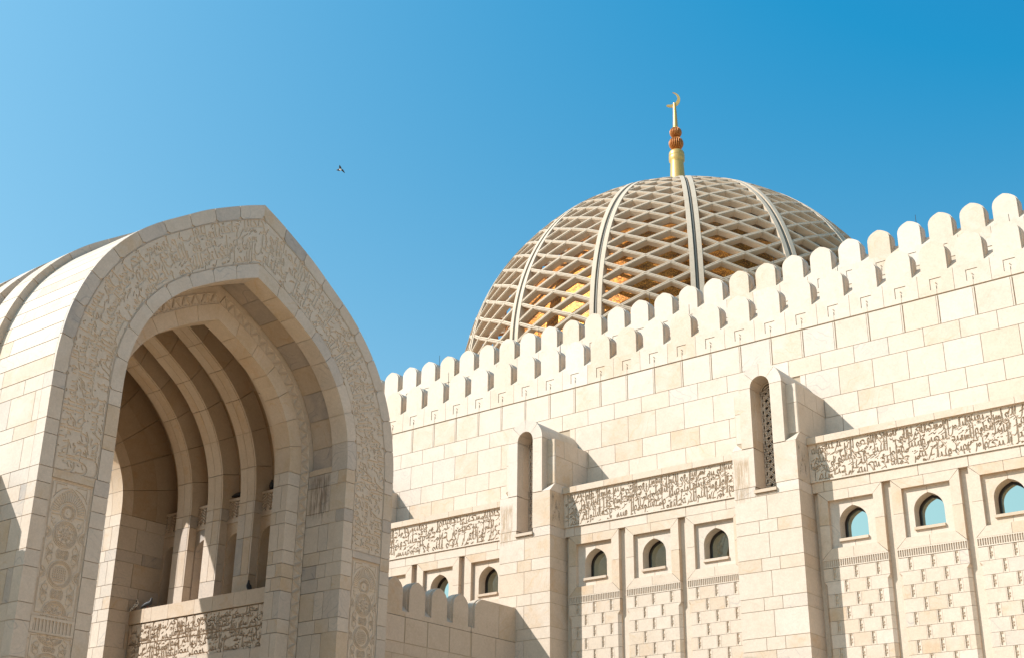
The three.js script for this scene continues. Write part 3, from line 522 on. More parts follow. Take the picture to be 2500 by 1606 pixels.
// piers of the front: courses that turn the corner, with the ornamental panels between
function ornament(variant) {       // medallions, leaves and half rosettes as one tall relief panel (0.905 wide)
  const px = 0.0045, W = 0.90, H = 2.50, [c, x] = canvasOf(W / px, H / px, '#fff'), S = 1 / px; x.scale(S, S); x.lineJoin = x.lineCap = 'round';
  const hi = '#fff', lo = '#303030', mid = '#909090', cx = W / 2;
  const circ = (X, Y, r, f) => { x.fillStyle = f; x.beginPath(); x.arc(X, Y, r, 0, 7); x.fill(); };
  const ring = (X, Y, r, w, f) => { x.strokeStyle = f; x.lineWidth = w; x.beginPath(); x.arc(X, Y, r, 0, 7); x.stroke(); };
  const line = (pts, w, f) => { x.strokeStyle = f; x.lineWidth = w; x.beginPath(); pts.forEach(([a, b], i) => (i ? x.lineTo(a, b) : x.moveTo(a, b))); x.stroke(); };
  x.strokeStyle = lo; x.lineWidth = 0.018; x.strokeRect(0.02, 0.02, W - 0.04, H - 0.04);
  const top = variant ? 0.02 : 0.62;
  if (!variant) {  // pointed shell head
    const arch = (w, y0, ya) => { x.beginPath(); x.moveTo(cx - w, y0); x.quadraticCurveTo(cx - w, y0 - 0.26, cx, ya); x.quadraticCurveTo(cx + w, y0 - 0.26, cx + w, y0); };
    line([[0.12, 0.26], [0.12, 0.08], [0.33, 0.08]], 0.012, mid); line([[W - 0.12, 0.26], [W - 0.12, 0.08], [W - 0.33, 0.08]], 0.012, mid);
    x.strokeStyle = mid; x.lineWidth = 0.012; x.beginPath(); x.arc(cx, 0.52, 0.40, 3.6, 4.5); x.stroke(); x.beginPath(); x.arc(cx, 0.52, 0.40, 4.92, 5.8); x.stroke();
    x.strokeStyle = lo; x.lineWidth = 0.02; arch(0.375, 0.62, 0.13); x.stroke(); x.fillStyle = mid; arch(0.345, 0.62, 0.17); x.lineTo(cx + 0.345, 0.64); x.lineTo(cx - 0.345, 0.64); x.fill();
    for (let k = 0; k <= 20; k++) { const a = Math.PI * (1 + k / 20), r0 = 0.2, r1 = 0.315 + 0.06 * Math.abs(Math.sin(a)); line([[cx + r0 * Math.cos(a), 0.58 + r0 * Math.sin(a)], [cx + r1 * Math.cos(a), 0.58 + r1 * Math.sin(a)]], 0.026, hi); line([[cx + 0.17 * Math.cos(a), 0.58 + 0.17 * Math.sin(a)], [cx + 0.2 * Math.cos(a), 0.58 + 0.2 * Math.sin(a)]], 0.012, lo); }
    circ(cx, 0.58, 0.165, hi); ring(cx, 0.58, 0.145, 0.012, lo); for (let k = 0; k < 36; k++) { const a = k * Math.PI / 18; line([[cx + 0.04 * Math.cos(a), 0.58 + 0.04 * Math.sin(a)], [cx + 0.13 * Math.cos(a), 0.58 + 0.13 * Math.sin(a)]], 0.009, mid); } circ(cx, 0.58, 0.025, mid);
  }
  // sunk field, then everything that stands up in it
  x.fillStyle = lo; x.beginPath(); x.rect(0.10, top + 0.03, W - 0.2, H - 0.06 - top - 0.03); x.fill();
  if (!variant) { circ(cx, 0.58, 0.175, hi); circ(cx, 0.58, 0.165, hi); ring(cx, 0.58, 0.145, 0.012, lo); for (let k = 0; k < 36; k++) { const a = k * Math.PI / 18; line([[cx + 0.04 * Math.cos(a), 0.58 + 0.04 * Math.sin(a)], [cx + 0.13 * Math.cos(a), 0.58 + 0.13 * Math.sin(a)]], 0.009, mid); } }
  const big = variant ? [0.02, 0.74, 1.46, 2.2] : [0.99, 1.72, 2.45], small = variant ? [0.38, 1.1, 1.83] : [1.355, 2.085];
  const leaf = (X, Y, s, m) => { x.strokeStyle = hi; x.lineWidth = 0.017; const q = (a) => { x.beginPath(); x.moveTo(X + m * a[0] * s, Y + a[1] * s); for (let i = 2; i < a.length; i += 4) x.quadraticCurveTo(X + m * a[i] * s, Y + a[i + 1] * s, X + m * a[i + 2] * s, Y + a[i + 3] * s); x.stroke(); };
    for (const f of [1, -1]) { q([0, 0, .5, f * .3, .25, f * .75, .1, f * .9, -.05, f * .7]); q([.1, f * .2, -.4, f * .35, -.15, f * .7, .05, f * 1.0, .25, f * 1.25]); q([-.2, f * .1, -.5, f * .4, -.35, f * .7]); circ(X + m * 0.02 * s, Y + f * 0.55 * s, 0.05 * s, hi); } ring(X, Y, 0.24 * s, 0.014, hi); ring(X + m * .12 * s, Y, 0.2 * s, 0.012, hi); };
  for (const Y of small) for (const m of [1, -1]) leaf(cx + m * 0.27, Y, 0.2, -m);
  if (!variant) for (const m of [1, -1]) { x.strokeStyle = hi; x.lineWidth = 0.016; x.beginPath(); x.arc(cx + m * 0.27, 0.78, 0.045, 0, 5); x.stroke(); line([[cx + m * 0.33, 0.7], [cx + m * 0.25, 0.9]], 0.016, hi); }
  for (const Y of small) { circ(cx, Y, 0.15, lo); circ(cx, Y, 0.135, hi); ring(cx, Y, 0.115, 0.011, lo); circ(cx, Y, 0.095, mid); for (let k = 0; k < 8; k++) { const a = k * Math.PI / 4; ring(cx + 0.048 * Math.cos(a), Y + 0.048 * Math.sin(a), 0.033, 0.011, hi); } }
  big.forEach((Y, i) => {
    circ(cx, Y, 0.285, lo); circ(cx, Y, 0.262, hi); ring(cx, Y, 0.235, 0.012, lo); ring(cx, Y, 0.21, 0.010, lo); circ(cx, Y, 0.19, lo);
    if (i % 2) { for (let k = -3; k <= 3; k++) { const w = Math.sqrt(0.17 ** 2 - (k * 0.042) ** 2) - 0.02; line([[cx + k * 0.042, Y - w], [cx + k * 0.042, Y + w]], 0.017, hi); line([[cx - w, Y + k * 0.042], [cx + w, Y + k * 0.042]], 0.017, hi); } } else for (let k = 0; k < 8; k++) { const a = k * Math.PI / 4; ring(cx + 0.105 * Math.cos(a), Y + 0.105 * Math.sin(a), 0.062, 0.016, hi); line([[cx, Y], [cx + 0.18 * Math.cos(a + .39), Y + 0.18 * Math.sin(a + .39)]], 0.018, hi); }
    for (const m of [1, -1]) { circ(cx + m * 0.40, Y + 0.01, 0.13, hi); if (Y > 0.1 && Y < H - 0.1) { x.save(); x.beginPath(); x.rect(0.06, Y - 0.2, W - 0.12, 0.4); x.clip(); ring(cx + m * 0.40, Y + 0.01, 0.095, 0.014, lo); for (let k = 0; k < 14; k++) { const a = k * Math.PI / 7; line([[cx + m * 0.4 + 0.035 * Math.cos(a), Y + 0.01 + 0.035 * Math.sin(a)], [cx + m * 0.4 + 0.075 * Math.cos(a), Y + 0.01 + 0.075 * Math.sin(a)]], 0.012, mid); } x.restore(); } }
    circ(cx, Y, 0.262, hi); ring(cx, Y, 0.235, 0.012, lo); ring(cx, Y, 0.21, 0.010, lo); circ(cx, Y, 0.19, lo);
    if (i % 2) { for (let k = -3; k <= 3; k++) { const w = Math.sqrt(0.17 ** 2 - (k * 0.042) ** 2) - 0.02; line([[cx + k * 0.042, Y - w], [cx + k * 0.042, Y + w]], 0.017, hi); line([[cx - w, Y + k * 0.042], [cx + w, Y + k * 0.042]], 0.017, hi); } } else for (let k = 0; k < 8; k++) { const a = k * Math.PI / 4; ring(cx + 0.105 * Math.cos(a), Y + 0.105 * Math.sin(a), 0.062, 0.016, hi); line([[cx, Y], [cx + 0.18 * Math.cos(a + .39), Y + 0.18 * Math.sin(a + .39)]], 0.018, hi); }
  });
  x.fillStyle = hi; x.fillRect(0.04, H - 0.055, W - 0.08, 0.04); x.strokeStyle = lo; x.lineWidth = 0.014; x.strokeRect(0.045, 0.045, W - 0.09, H - 0.09);
  return c;
}
for (const s of [1, -1]) {
  const zo = 4.665, zi = 3.115, pi = zi + 0.335, po = zo - 0.305;       // panel limits measured from the axis
  GLEV.forEach((y1, k) => {
    if (k === GLEV.length - 1) return; const y0 = GLEV[k + 1];
    const bo = y1 > 8.7 ? zo - 0.288 : po, bi = y1 > 8.7 ? zi + 0.288 : pi;
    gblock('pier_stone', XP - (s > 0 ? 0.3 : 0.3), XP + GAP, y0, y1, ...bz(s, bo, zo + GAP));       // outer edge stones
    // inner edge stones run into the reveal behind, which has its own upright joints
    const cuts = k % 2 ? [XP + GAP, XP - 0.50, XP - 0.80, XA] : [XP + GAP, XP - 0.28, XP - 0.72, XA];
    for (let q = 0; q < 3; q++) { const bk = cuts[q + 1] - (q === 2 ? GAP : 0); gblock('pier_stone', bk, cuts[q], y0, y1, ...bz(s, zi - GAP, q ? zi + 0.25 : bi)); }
  });
  part(gate, 'pier_foot', box(XA, XP, 0, 4.3, ...bz(s, zi, zo)), M.backing);
  // plain strip with little notches, panels, fluted strip
  gblock('band_end_stone', XP - 0.2, XP + GAP, 8.535, 8.705, ...bz(s, pi, po), 'gate');
  const [z0, z1] = bz(s, pi + 0.004, po - 0.004), W = z1 - z0, flat = (y0, H) => (a, t, h) => [XP - 0.014 + h, y0 + t * H, z1 - a * W];
  const c1 = ornament(0), c2 = ornament(1);
  part(gate, 'ornamental_panel', carve(c1, W, 2.50, 0.007, 0.07, flat(6.03, 2.495)), M.reliefGate, 'tall carved panel of medallions and leaves under a shell head');
  part(gate, 'ornamental_panel', carve(c2, W, 1.60, 0.010, 0.065, flat(4.11, 1.60)), M.reliefGate);
  const l = [box(XP - 0.15, XP - 0.045, 5.72, 6.02, z0, z1), box(XP - 0.045, XP - 0.006, 5.97, 6.02, z0, z1), box(XP - 0.045, XP - 0.006, 5.72, 5.76, z0, z1), box(XP - 0.045, XP - 0.006, 5.76, 5.97, z0, z0 + 0.06), box(XP - 0.045, XP - 0.006, 5.76, 5.97, z1 - 0.06, z1)], n = 11, p = (W - 0.12) / n;
  for (let k = 1; k < n; k++) l.push(box(XP - 0.045, XP - 0.006, 5.76, 5.97, z0 + 0.06 + k * p - 0.012, z0 + 0.06 + k * p + 0.012));
  for (let k = 0; k < n; k++) l.push(box(XP - 0.045, XP - 0.02, 5.76, 5.87, z0 + 0.06 + (k + .5) * p - 0.018, z0 + 0.06 + (k + .5) * p + 0.018));
  part(gate, 'fluted_strip', merge(l), M.reliefGate);
}
// soffit behind the front border: a sunk panel that stops on a ledge just above the springing
for (const s of [1, -1]) {
  const u1 = 0.972;
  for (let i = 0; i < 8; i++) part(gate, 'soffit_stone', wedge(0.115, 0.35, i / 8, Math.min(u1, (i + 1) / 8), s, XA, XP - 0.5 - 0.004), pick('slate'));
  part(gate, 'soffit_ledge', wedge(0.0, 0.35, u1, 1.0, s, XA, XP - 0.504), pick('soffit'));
  // second arch: face ring, zigzag ring, its own soffit
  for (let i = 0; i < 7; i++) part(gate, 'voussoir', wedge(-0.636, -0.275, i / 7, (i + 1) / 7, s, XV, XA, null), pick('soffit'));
  part(gate, 'zigzag_bed', wedge(-0.273, 0.40, 0, 1, s, XV + 0.1, XA - 0.035), M.reliefGate);
  GLEV.forEach((y1, k) => {
    if (k === GLEV.length - 1) return; const y0 = GLEV[k + 1], m = k % 2 ? XA - 0.2 : XA - 0.32;
    gblock('pier_stone', m, XA + GAP, y0, y1, ...bz(s, 2.479 - GAP, 2.84)); gblock('pier_stone', XV, m, y0, y1, ...bz(s, 2.479 - GAP, 2.84));
  });
  part(gate, 'zigzag_bed', box(XV + 0.1, XA - 0.035, 0, YS, ...bz(s, 2.842, 3.13)), M.reliefGate);
  part(gate, 'pier_foot', box(XV, XA, 0, 4.3, ...bz(s, 2.479, 2.84)), M.backing);
  // the zigzag: alternating triangles, each a raised rim round a sunk face with a small bud
  const P = prof(-0.636 + 0.5), tri = (A, B, C3) => {
    const q = [A, B, C3], cen = [(A[0] + B[0] + C3[0]) / 3, (A[1] + B[1] + C3[1]) / 3], ins = (p, t) => [lerp(p[0], cen[0], t), lerp(p[1], cen[1], t)];
    const o = q.map((p) => ins(p, 0.05)), i1 = q.map((p) => ins(p, 0.24)), i2 = q.map((p) => ins(p, 0.34));
    const pos = [], put = (p, x) => pos.push(x, p[1], p[0]), XT = XA - 0.002, XB = XA - 0.028, X0 = XA - 0.06;
    for (let k = 0; k < 3; k++) {
      const n = (k + 1) % 3, quad = (a, b, c, d, xa, xb) => { put(a, xa); put(b, xa); put(c, xb); put(a, xa); put(c, xb); put(d, xb); };
      quad(o[k], o[n], i1[n], i1[k], XT, XT); quad(i1[k], i1[n], i2[n], i2[k], XT, XB); quad(o[n], o[k], o[k], o[n], XT, X0);
    }
    put(i2[0], XB); put(i2[1], XB); put(i2[2], XB); put(o[0], X0); put(o[2], X0); put(o[1], X0);
    const bb = new THREE.SphereGeometry(1, 6, 4).toNonIndexed(); bb.deleteAttribute('uv'); bb.deleteAttribute('normal'); bb.scale(0.016, 0.035, 0.035); const bc = ins(lerp2(B, C3, 0.5), 0.42); bb.translate(XB, bc[1], bc[0]);
    pos.push(...bb.attributes.position.array);
    return finish(pos, 0);
  }, lerp2 = (a, b, t) => [lerp(a[0], b[0], t), lerp(a[1], b[1], t)];
  const ei = -0.268, eo = -0.008, zz = (e, w) => (w <= 1 ? (([a, b]) => [ZCN + s * a, b])(at(e, w)) : [ZCN + s * at(e, 1)[0], YS - (w - 1) * 5.2]);
  const nArc = 17; let w = []; for (let i = 0; i <= nArc; i++) w.push(i / nArc); for (let i = 1; i * 0.308 < 5.6; i++) w.push(1 + i * 0.308 / 5.2);
  for (let i = 0; i < w.length - 1; i++) {
    const m = (w[i] + w[i + 1]) / 2, mn = i + 2 < w.length ? (w[i + 1] + w[i + 2]) / 2 : null;
    part(gate, 'zigzag_tile', tri(zz(eo, m), zz(ei, w[i]), zz(ei, w[i + 1])), M.reliefGate);
    if (mn !== null) part(gate, 'zigzag_tile', tri(zz(ei, w[i + 1]), zz(eo, m), zz(eo, mn)), M.reliefGate);
  }
}
// ---- chamber behind the second arch: ribs on pilasters, niches, fretwork ledge, carved parapet
const ZP = 3.685, ZN = 3.925, ER = 0.57, EN = 0.81, EV = 1.115;      // pilaster face and niche wall, measured from the axis
const PILX = [-27.74, -26.52, -25.26, -24.01], PW = 0.285;
for (const px of PILX) for (const s of [1, -1]) {
  const n = 7, X0 = px - PW, X1 = px + PW, xm = px - 0.02;
  for (let i = 0; i < n; i++) for (const [a, b] of [[X0, xm - 0.005], [xm + 0.005, X1 - 0.05], [X1 - 0.044, X1]]) part(gate, 'rib_stone', wedge(ER + (b === X1 ? 0.008 : 0), EV + 0.02, i / n, (i + 1) / n, s, a, b), pick('soffit'));
  const lv = [YS, 10.23, 9.615, 8.69, 8.10];
  for (let i = 0; i < lv.length - 1; i++) for (const [a, b] of i === 3 ? [[X0, X1]] : [[X0, xm - 0.006], [xm + 0.006, X1 - 0.05], [X1 - 0.044, X1]]) part(gate, 'pilaster_stone', box(a, b, lv[i + 1] + GAP, lv[i] - GAP, ...bz(s, ZP + (b === X1 && i < 3 ? 0.006 : 0), ZN + 0.05)), pick('gate'));
}
const bayX = [[XK, PILX[0] - PW], [PILX[0] + PW, PILX[1] - PW], [PILX[1] + PW, PILX[2] - PW], [PILX[2] + PW, PILX[3] - PW], [PILX[3] + PW, XV]];
for (const s of [1, -1]) bayX.forEach(([X0, X1]) => {
  const c = (X0 + X1) / 2, hw = Math.min(0.285, (X1 - X0) / 2 - 0.05), hole = [...archTop(hw, 9.60, 9.89, 8).map(([x, y]) => [c + x, y]), [c - hw, 8.2], [c + hw, 8.2]];
  const axis = (a, b, q) => [a, b, ZCN + s * q];
  part(gate, 'niche_wall', ext([[X0, 8.1], [X1, 8.1], [X1, 10.16], [X0, 10.16]], axis, ZN, ZN + 0.5, 0.4, [hole]), pick('gate'));
  part(gate, 'niche_back', box(X0, X1, 8.1, 10.3, ...bz(s, ZN + 0.45, ZN + 0.6)), pick('soffit'));
  part(gate, 'ledge_moulding', box(X0, X1, 10.165, 10.235, ...bz(s, ZN - 0.025, ZN + 0.5)), pick('gate'));
  const l = [box(X0, X1, 10.24, 10.80, ...bz(s, ZN + 0.045, ZN + 0.5)), box(X0, X1, 10.745, 10.81, ...bz(s, ZN - 0.012, ZN + 0.045)), box(X0, X1, 10.24, 10.30, ...bz(s, ZN, ZN + 0.045))], N = V(0, 0, 1), z = ZCN + s * (ZN + 0.02);
  const m = Math.max(1, Math.round((X1 - X0) / 0.34)), p = (X1 - X0) / m;
  for (let k = 0; k < m; k++) for (let r = 0; r < 5; r++) { const y = 10.36 + r * 0.075, x = X0 + k * p; l.push(bar(V(x + 0.015, y, z), V(x + p / 2, y + 0.10, z), 0.028, 0.05, N), bar(V(x + p / 2, y + 0.10, z), V(x + p - 0.015, y, z), 0.028, 0.05, N)); }
  for (let k = 0; k < m * 2; k++) { const b = new THREE.CylinderGeometry(0.04, 0.04, 0.05, 8).toNonIndexed(); b.rotateX(Math.PI / 2); b.translate(X0 + (k + 0.5) * p / 2, 10.325, z); l.push(b); }
  part(gate, 'fretwork_band', merge(l), M.reliefGate);
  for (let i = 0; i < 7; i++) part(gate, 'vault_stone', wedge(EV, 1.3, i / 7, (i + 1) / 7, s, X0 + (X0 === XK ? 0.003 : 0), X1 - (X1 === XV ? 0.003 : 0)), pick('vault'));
  part(gate, 'vault_wall', box(X0, X1, 10.80, YS + 0.4, ...bz(s, 3.115 + EV + 0.02, 4.5)), M.backing);
});
for (const s of [1, -1]) {
  // sill stones and the carved parapet under them
  const zf = 3.11, cuts = [XK, -28.16, -27.86, -27.20, -26.2, -25.52, -24.75, -24.3, -23.62, XV];
  for (let k = 0; k < cuts.length - 1; k++) part(gate, 'sill_stone', box(cuts[k] + 0.004, cuts[k + 1] - 0.004, 7.757, 8.108, ...bz(s, zf, ZN + 0.6)), pick('soffit'));
  const X0 = XK + 0.03, X1 = XV, W = X1 - X0, H = 0.985;
  if (s < 0) {
    const t = ['يا أيها الذين آمنوا لا يسخر قوم من قوم عسى أن يكونوا خيرا منهم ولا نساء من نساء عسى أن يكن خيرا منهن', 'ولا تلمزوا أنفسكم ولا تنابزوا بالألقاب بئس الاسم الفسوق بعد الإيمان ومن لم يتب فأولئك هم الظالمون', 'يا أيها الذين آمنوا اجتنبوا كثيرا من الظن إن بعض الظن إثم', 'ولا تجسسوا ولا يغتب بعضكم بعضا واتقوا الله إن الله تواب رحيم'];
    part(gate, 'inscription', carve(inscription(W, H, even(t, 4), 0.004, 0.31, 0.019, 0.9, [0.5]), W, H, 0.0085, 0.06, (a, b, h) => [X0 + a * W, 6.745 + b * H, ZCN - zf - 0.036 + h]), M.reliefGate, 'two lines of carved Arabic verses');
    part(gate, 'inscription_bed', box(XK, XV, 6.70, 7.757, ZCN - ZN - 0.6, ZCN - zf - 0.1), M.backing);
  } else part(gate, 'parapet_panel', box(XK, XV, 6.70, 7.757, ...bz(s, zf + 0.036, ZN + 0.6)), pick('gate'));
  for (let x = XK, k = 0; x < XV - 0.01; k++) { const e = Math.min(x + 0.95, XV); gblock('parapet_stone', x, e, 6.205, 6.74, ...bz(s, zf, ZN + 0.6)); gblock('parapet_stone', x, e, 5.26, 6.205, ...bz(s, zf, ZN + 0.6)); x = e; }
  part(gate, 'side_wall', box(XE, XP - 0.3, 0, 5.26, ...bz(s, zf, 4.6)), M.backing);
  part(gate, 'side_wall', box(XE, XP - 0.5, 0, YS, ...bz(s, ZN + 0.62, 4.64)), M.grout);
}
// far wall with its open arch
for (const s of [1, -1]) {
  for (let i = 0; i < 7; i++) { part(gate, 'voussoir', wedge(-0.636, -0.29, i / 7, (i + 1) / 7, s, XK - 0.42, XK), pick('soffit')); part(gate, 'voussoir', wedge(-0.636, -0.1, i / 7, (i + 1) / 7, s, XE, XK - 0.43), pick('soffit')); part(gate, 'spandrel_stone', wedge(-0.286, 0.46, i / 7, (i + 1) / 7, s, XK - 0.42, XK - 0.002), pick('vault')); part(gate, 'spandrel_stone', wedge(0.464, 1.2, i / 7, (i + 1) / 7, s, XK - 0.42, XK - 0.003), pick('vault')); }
  part(gate, 'far_wall_core', wedge(-0.09, 1.5, 0, 1, s, XE, XK - 0.425), M.backing);
  GLEV.forEach((y1, k) => {
    if (k === GLEV.length - 1) return; const y0 = GLEV[k + 1], m = k % 2 ? [XK - 0.3, XK - 0.62] : [XK - 0.45, XK - 0.8], zc = k % 2 ? 3.05 : 3.3;
    const X = [XK + GAP, ...m, XE]; for (let q = 0; q < 3; q++) gblock('jamb_stone', X[q + 1], X[q], y0, y1, ...bz(s, 2.479 - GAP, q ? 2.9 : zc));
    gblock('far_wall_stone', XK - 0.3, XK + GAP, y0, y1, ...bz(s, zc, 4.2));
  });
  part(gate, 'far_wall_core', box(XE, XK - 0.02, 0, YS, ...bz(s, 2.6, 4.64)), M.backing);
}
// outside of the vault on the left: curved courses, raised rings; the side wall below
{
  const rows = 22, x1 = XP - 0.064;
  for (let i = 0; i < rows; i++) {
    const a = i / rows, b = (i + 1) / rows, j = i % 2 ? -22.93 : -23.22;
    for (const [p, q] of [[j, x1], [-23.44, j], [-24.9, -23.44], [-26.4, -24.9], [XE, -26.4]]) part(gate, 'vault_cladding', wedge(1.45, 1.552, a, b, 1, p + 0.005, q - (q === x1 ? 0 : 0.005)), pick('gate'));
  }
  part(gate, 'vault_cladding', wedge(1.45, 1.552, 0, 1, -1, XE, x1), M.backing);
  for (let r = 0; r < 5; r++) { const X = -23.42 - r * 1.215; if (X - 0.6 < XE) break; for (let i = 0; i < 14; i++) part(gate, 'ring_stone', wedge(1.5, 1.715, i / 14, (i + 1) / 14, 1, X - 0.60, X), pick('gate')); part(gate, 'ring_stone', wedge(1.5, 1.715, 0, 1, -1, X - 0.6, X), M.backing); part(gate, 'ring_stone', box(X - 0.6, X, 0, YS, ZCN + 4.6, ZCN + 4.83), M.backing); }
  GLEV.forEach((y1, k) => {
    if (k === GLEV.length - 1) return; const y0 = GLEV[k + 1], o = [0.62, 0.2, 0.75, 0.35][k % 4];
    let X = XP - 0.3 + GAP; gblock('side_stone', XP - 0.30, XP - 0.29, y0, y1, ZCN + 4.5, ZCN + 4.665);
    for (let q = 0; X > -23.3; q++) { const e = Math.max(-23.42, X - (q ? 0.82 : o)); gblock('side_stone', e, X, y0, y1, ZCN + 4.5, ZCN + 4.665 + GAP); X = e; }
  });
  part(gate, 'side_wall', box(XE, XP - 0.02, 0, 4.3, ZCN + 4.5, ZCN + 4.66), M.backing);
  part(gate, 'side_wall', box(XE, XP - 0.02, 0, YS, ZCN - 4.66, ZCN - 4.5), M.backing);
  part(gate, 'side_wall', box(XE, XP - 0.35, 4.3, YS, ZCN + 4.4, ZCN + 4.64), M.grout);
}

// ---------------------------------------------------------------- low battlemented walls either side of the gateway
function lowWall(label, XF, zs, z0, z1) {
  const w = thing('battlemented_wall', label, 'wall', [XF, 0, (z0 + z1) / 2]), T = 0.28, PL = 0.835;
  const ax = (a, b, c) => [XF + c, b, a];
  part(w, 'wall_core', box(XF - T + 0.01, XF - 0.012, 0, 7.74, z0, z1), M.grout);
  for (const c of zs) {
    const P = [...archTop(0.295, 8.36, 8.66, 7).map(([x, y]) => [c + x, y]), [c - 0.295, 7.875], [c + 0.295, 7.875]], P2 = [...archTop(0.322, 8.36, 8.675, 7).map(([x, y]) => [c + x, y]), [c - 0.322, 7.875], [c + 0.322, 7.875]];
    const g = merge([box(XF - T, XF, 7.752, 7.875, c - PL / 2 + 0.005, c + PL / 2 - 0.005), ext(P, ax, -0.07, 0, 0.5), ext(P2, ax, -T, -0.07, 0.5), ext([[-0.012, 7.875], [-T, 8.14], [-T, 7.84], [-0.012, 7.84]], (a, b, q) => [XF + a, b, q], c + 0.30, c + 0.535)]);
    part(w, 'battlement', g, pick('low'));
    part(w, 'wall_stone', box(XF - 0.06, XF, 7.13, 7.74, c - PL / 2 + 0.022, c + PL / 2 - 0.022), pick('low'));
    for (const [y0, y1, h] of [[6.84, 7.12, 0], [6.2, 6.84, 0.5], [5.3, 6.2, 0]]) { const b = c + h * PL; part(w, 'wall_stone', box(XF - 0.06, XF, y0 + GAP, y1 - GAP, b - PL / 2 + GAP, b + PL / 2 - GAP), pick('low')); }
  }
  part(w, 'wall_foot', box(XF - T, XF, 0, 5.3, z0, z1), M.backing);
  return w;
}
{
  const w = lowWall('low shaded wall with rounded battlements between gateway and first full buttress', -22.157, [4.06, 4.89, 5.72, 6.55, 7.37], 1.783, 7.8);
  const X = -22.157, T = 0.28, ax = (a, b, c) => [X + c, b, a], P = archTop(0.295, 8.36, 8.66, 7).map(([x, y]) => [3.2 + x, y]).filter((p) => p[0] >= 3.2);
  for (const [d0, d1, o] of [[-0.07, 0, 0], [-T, -0.07, 0.027]]) part(w, 'end_battlement', ext([[2.5, 8.66 + o * .5], [2.505, 7.752], [3.2 + 0.412, 7.752], [3.2 + 0.412, 7.875], [3.2 + 0.295 + o, 7.875], ...P.slice().reverse().map(([z, y]) => [z + o, y + o * 0.5]).sort((a, b) => b[0] - a[0])], ax, d0, d1, 0.5), pick('low'));
  part(w, 'end_stone', box(X - T, X, 7.752, 8.66, 1.785, 2.495), pick('low'));
  part(w, 'wall_stone', box(X - 0.06, X, 7.13, 7.74, 2.62, 3.59), pick('low')); part(w, 'wall_stone', box(X - 0.06, X, 7.13, 7.74, 1.785, 2.607), pick('low'));
  for (const [y0, y1, c] of [[6.84, 7.12, [1.785, 2.5, 3.64]], [6.2, 6.84, [1.785, 2.1, 2.95, 4.06]]]) for (let k = 0; k < c.length - 1; k++) part(w, 'wall_stone', box(X - 0.06, X, y0 + GAP, y1 - GAP, c[k] + GAP, c[k + 1] - GAP), pick('low'));
}
{ // its twin on the near side, whose shadow lies across the gateway's flank
  const w = lowWall('low battlemented wall running forward from the left flank of the gateway', -22.41, [18.8, 19.63, 20.47, 21.3, 22.14, 22.97, 23.8, 24.6], 17.12, 25.0);
  part(w, 'end_stone', box(-22.41 - 0.28, -22.41, 7.752, 8.69, 17.122, 18.36), pick('low'));
}

// ---------------------------------------------------------------- dome: a pierced stone shell over a gilded inner dome
const DC = V(-42.034, 31.082, -41.569), DR = 15.062;
const dome = thing('lattice_dome', 'great pale pierced dome of lozenge lattice over a gilded inner dome', 'dome', [DC.x, DC.y - 8, DC.z]);
const dp = (az, lat, r) => [DC.x + r * Math.cos(lat) * Math.sin(az), DC.y + r * Math.sin(lat), DC.z + r * Math.cos(lat) * Math.cos(az)];
const RAD = Math.PI / 180, QA = 5.625 * RAD, QL = 2.5 * RAD;
// frame of one opening: corners as [az, lat], bars w metres wide, from radius DR - deep to DR
function lozenge(q, w, deep) {
  const c = q.reduce((s, p) => [s[0] + p[0] / q.length, s[1] + p[1] / q.length], [0, 0]), k = Math.cos(c[1]);
  const loc = q.map((p) => [(p[0] - c[0]) * Math.cos(p[1]) * DR, (p[1] - c[1]) * DR]);
  const inset = (d) => { const n = loc.length, L = loc.map((a, i) => { const b = loc[(i + 1) % n], l = Math.hypot(b[0] - a[0], b[1] - a[1]), N = [-(b[1] - a[1]) / l, (b[0] - a[0]) / l], sgn = (N[0] * -a[0] + N[1] * -a[1]) > 0 ? 1 : -1; return [N[0] * sgn, N[1] * sgn, (N[0] * a[0] + N[1] * a[1]) * sgn + d]; });
    return L.map((b, i) => { const a = L[(i + n - 1) % n], D = a[0] * b[1] - a[1] * b[0]; return [(a[2] * b[1] - b[2] * a[1]) / D, (a[0] * b[2] - b[0] * a[2]) / D]; }); };
  const inr = Math.min(...loc.map((a, i) => { const b = loc[(i + 1) % loc.length]; return Math.abs(a[0] * b[1] - a[1] * b[0]) / Math.hypot(b[0] - a[0], b[1] - a[1]); }));
  if (inr < 0.05) return null;
  const o = inset(0.013), i1 = inset(Math.min(w, inr * 0.8)), up = (p, r) => { const la = c[1] + p[1] / DR; return dp(c[0] + p[0] / (DR * Math.cos(la)), la, r); };
  const pos = [], n = o.length, quad = (a, b, c2, d) => pos.push(...a, ...b, ...c2, ...a, ...c2, ...d), R1 = DR, R0 = DR - deep, RS = DR - 0.05, i0 = inset(Math.min(w * 0.62, inr * 0.6));
  for (let j = 0; j < n; j++) { const m = (j + 1) % n;
    quad(up(o[j], R1), up(o[m], R1), up(i0[m], R1), up(i0[j], R1)); quad(up(i0[j], R1), up(i0[m], R1), up(i0[m], RS), up(i0[j], RS)); quad(up(i0[j], RS), up(i0[m], RS), up(i1[m], RS), up(i1[j], RS)); quad(up(i1[j], RS), up(i1[m], RS), up(i1[m], R0), up(i1[j], R0)); quad(up(i1[j], R0), up(i1[m], R0), up(o[m], R0), up(o[j], R0)); quad(up(o[j], R0), up(o[m], R0), up(o[m], R1), up(o[j], R1)); }
  return finish(pos, 0);
}
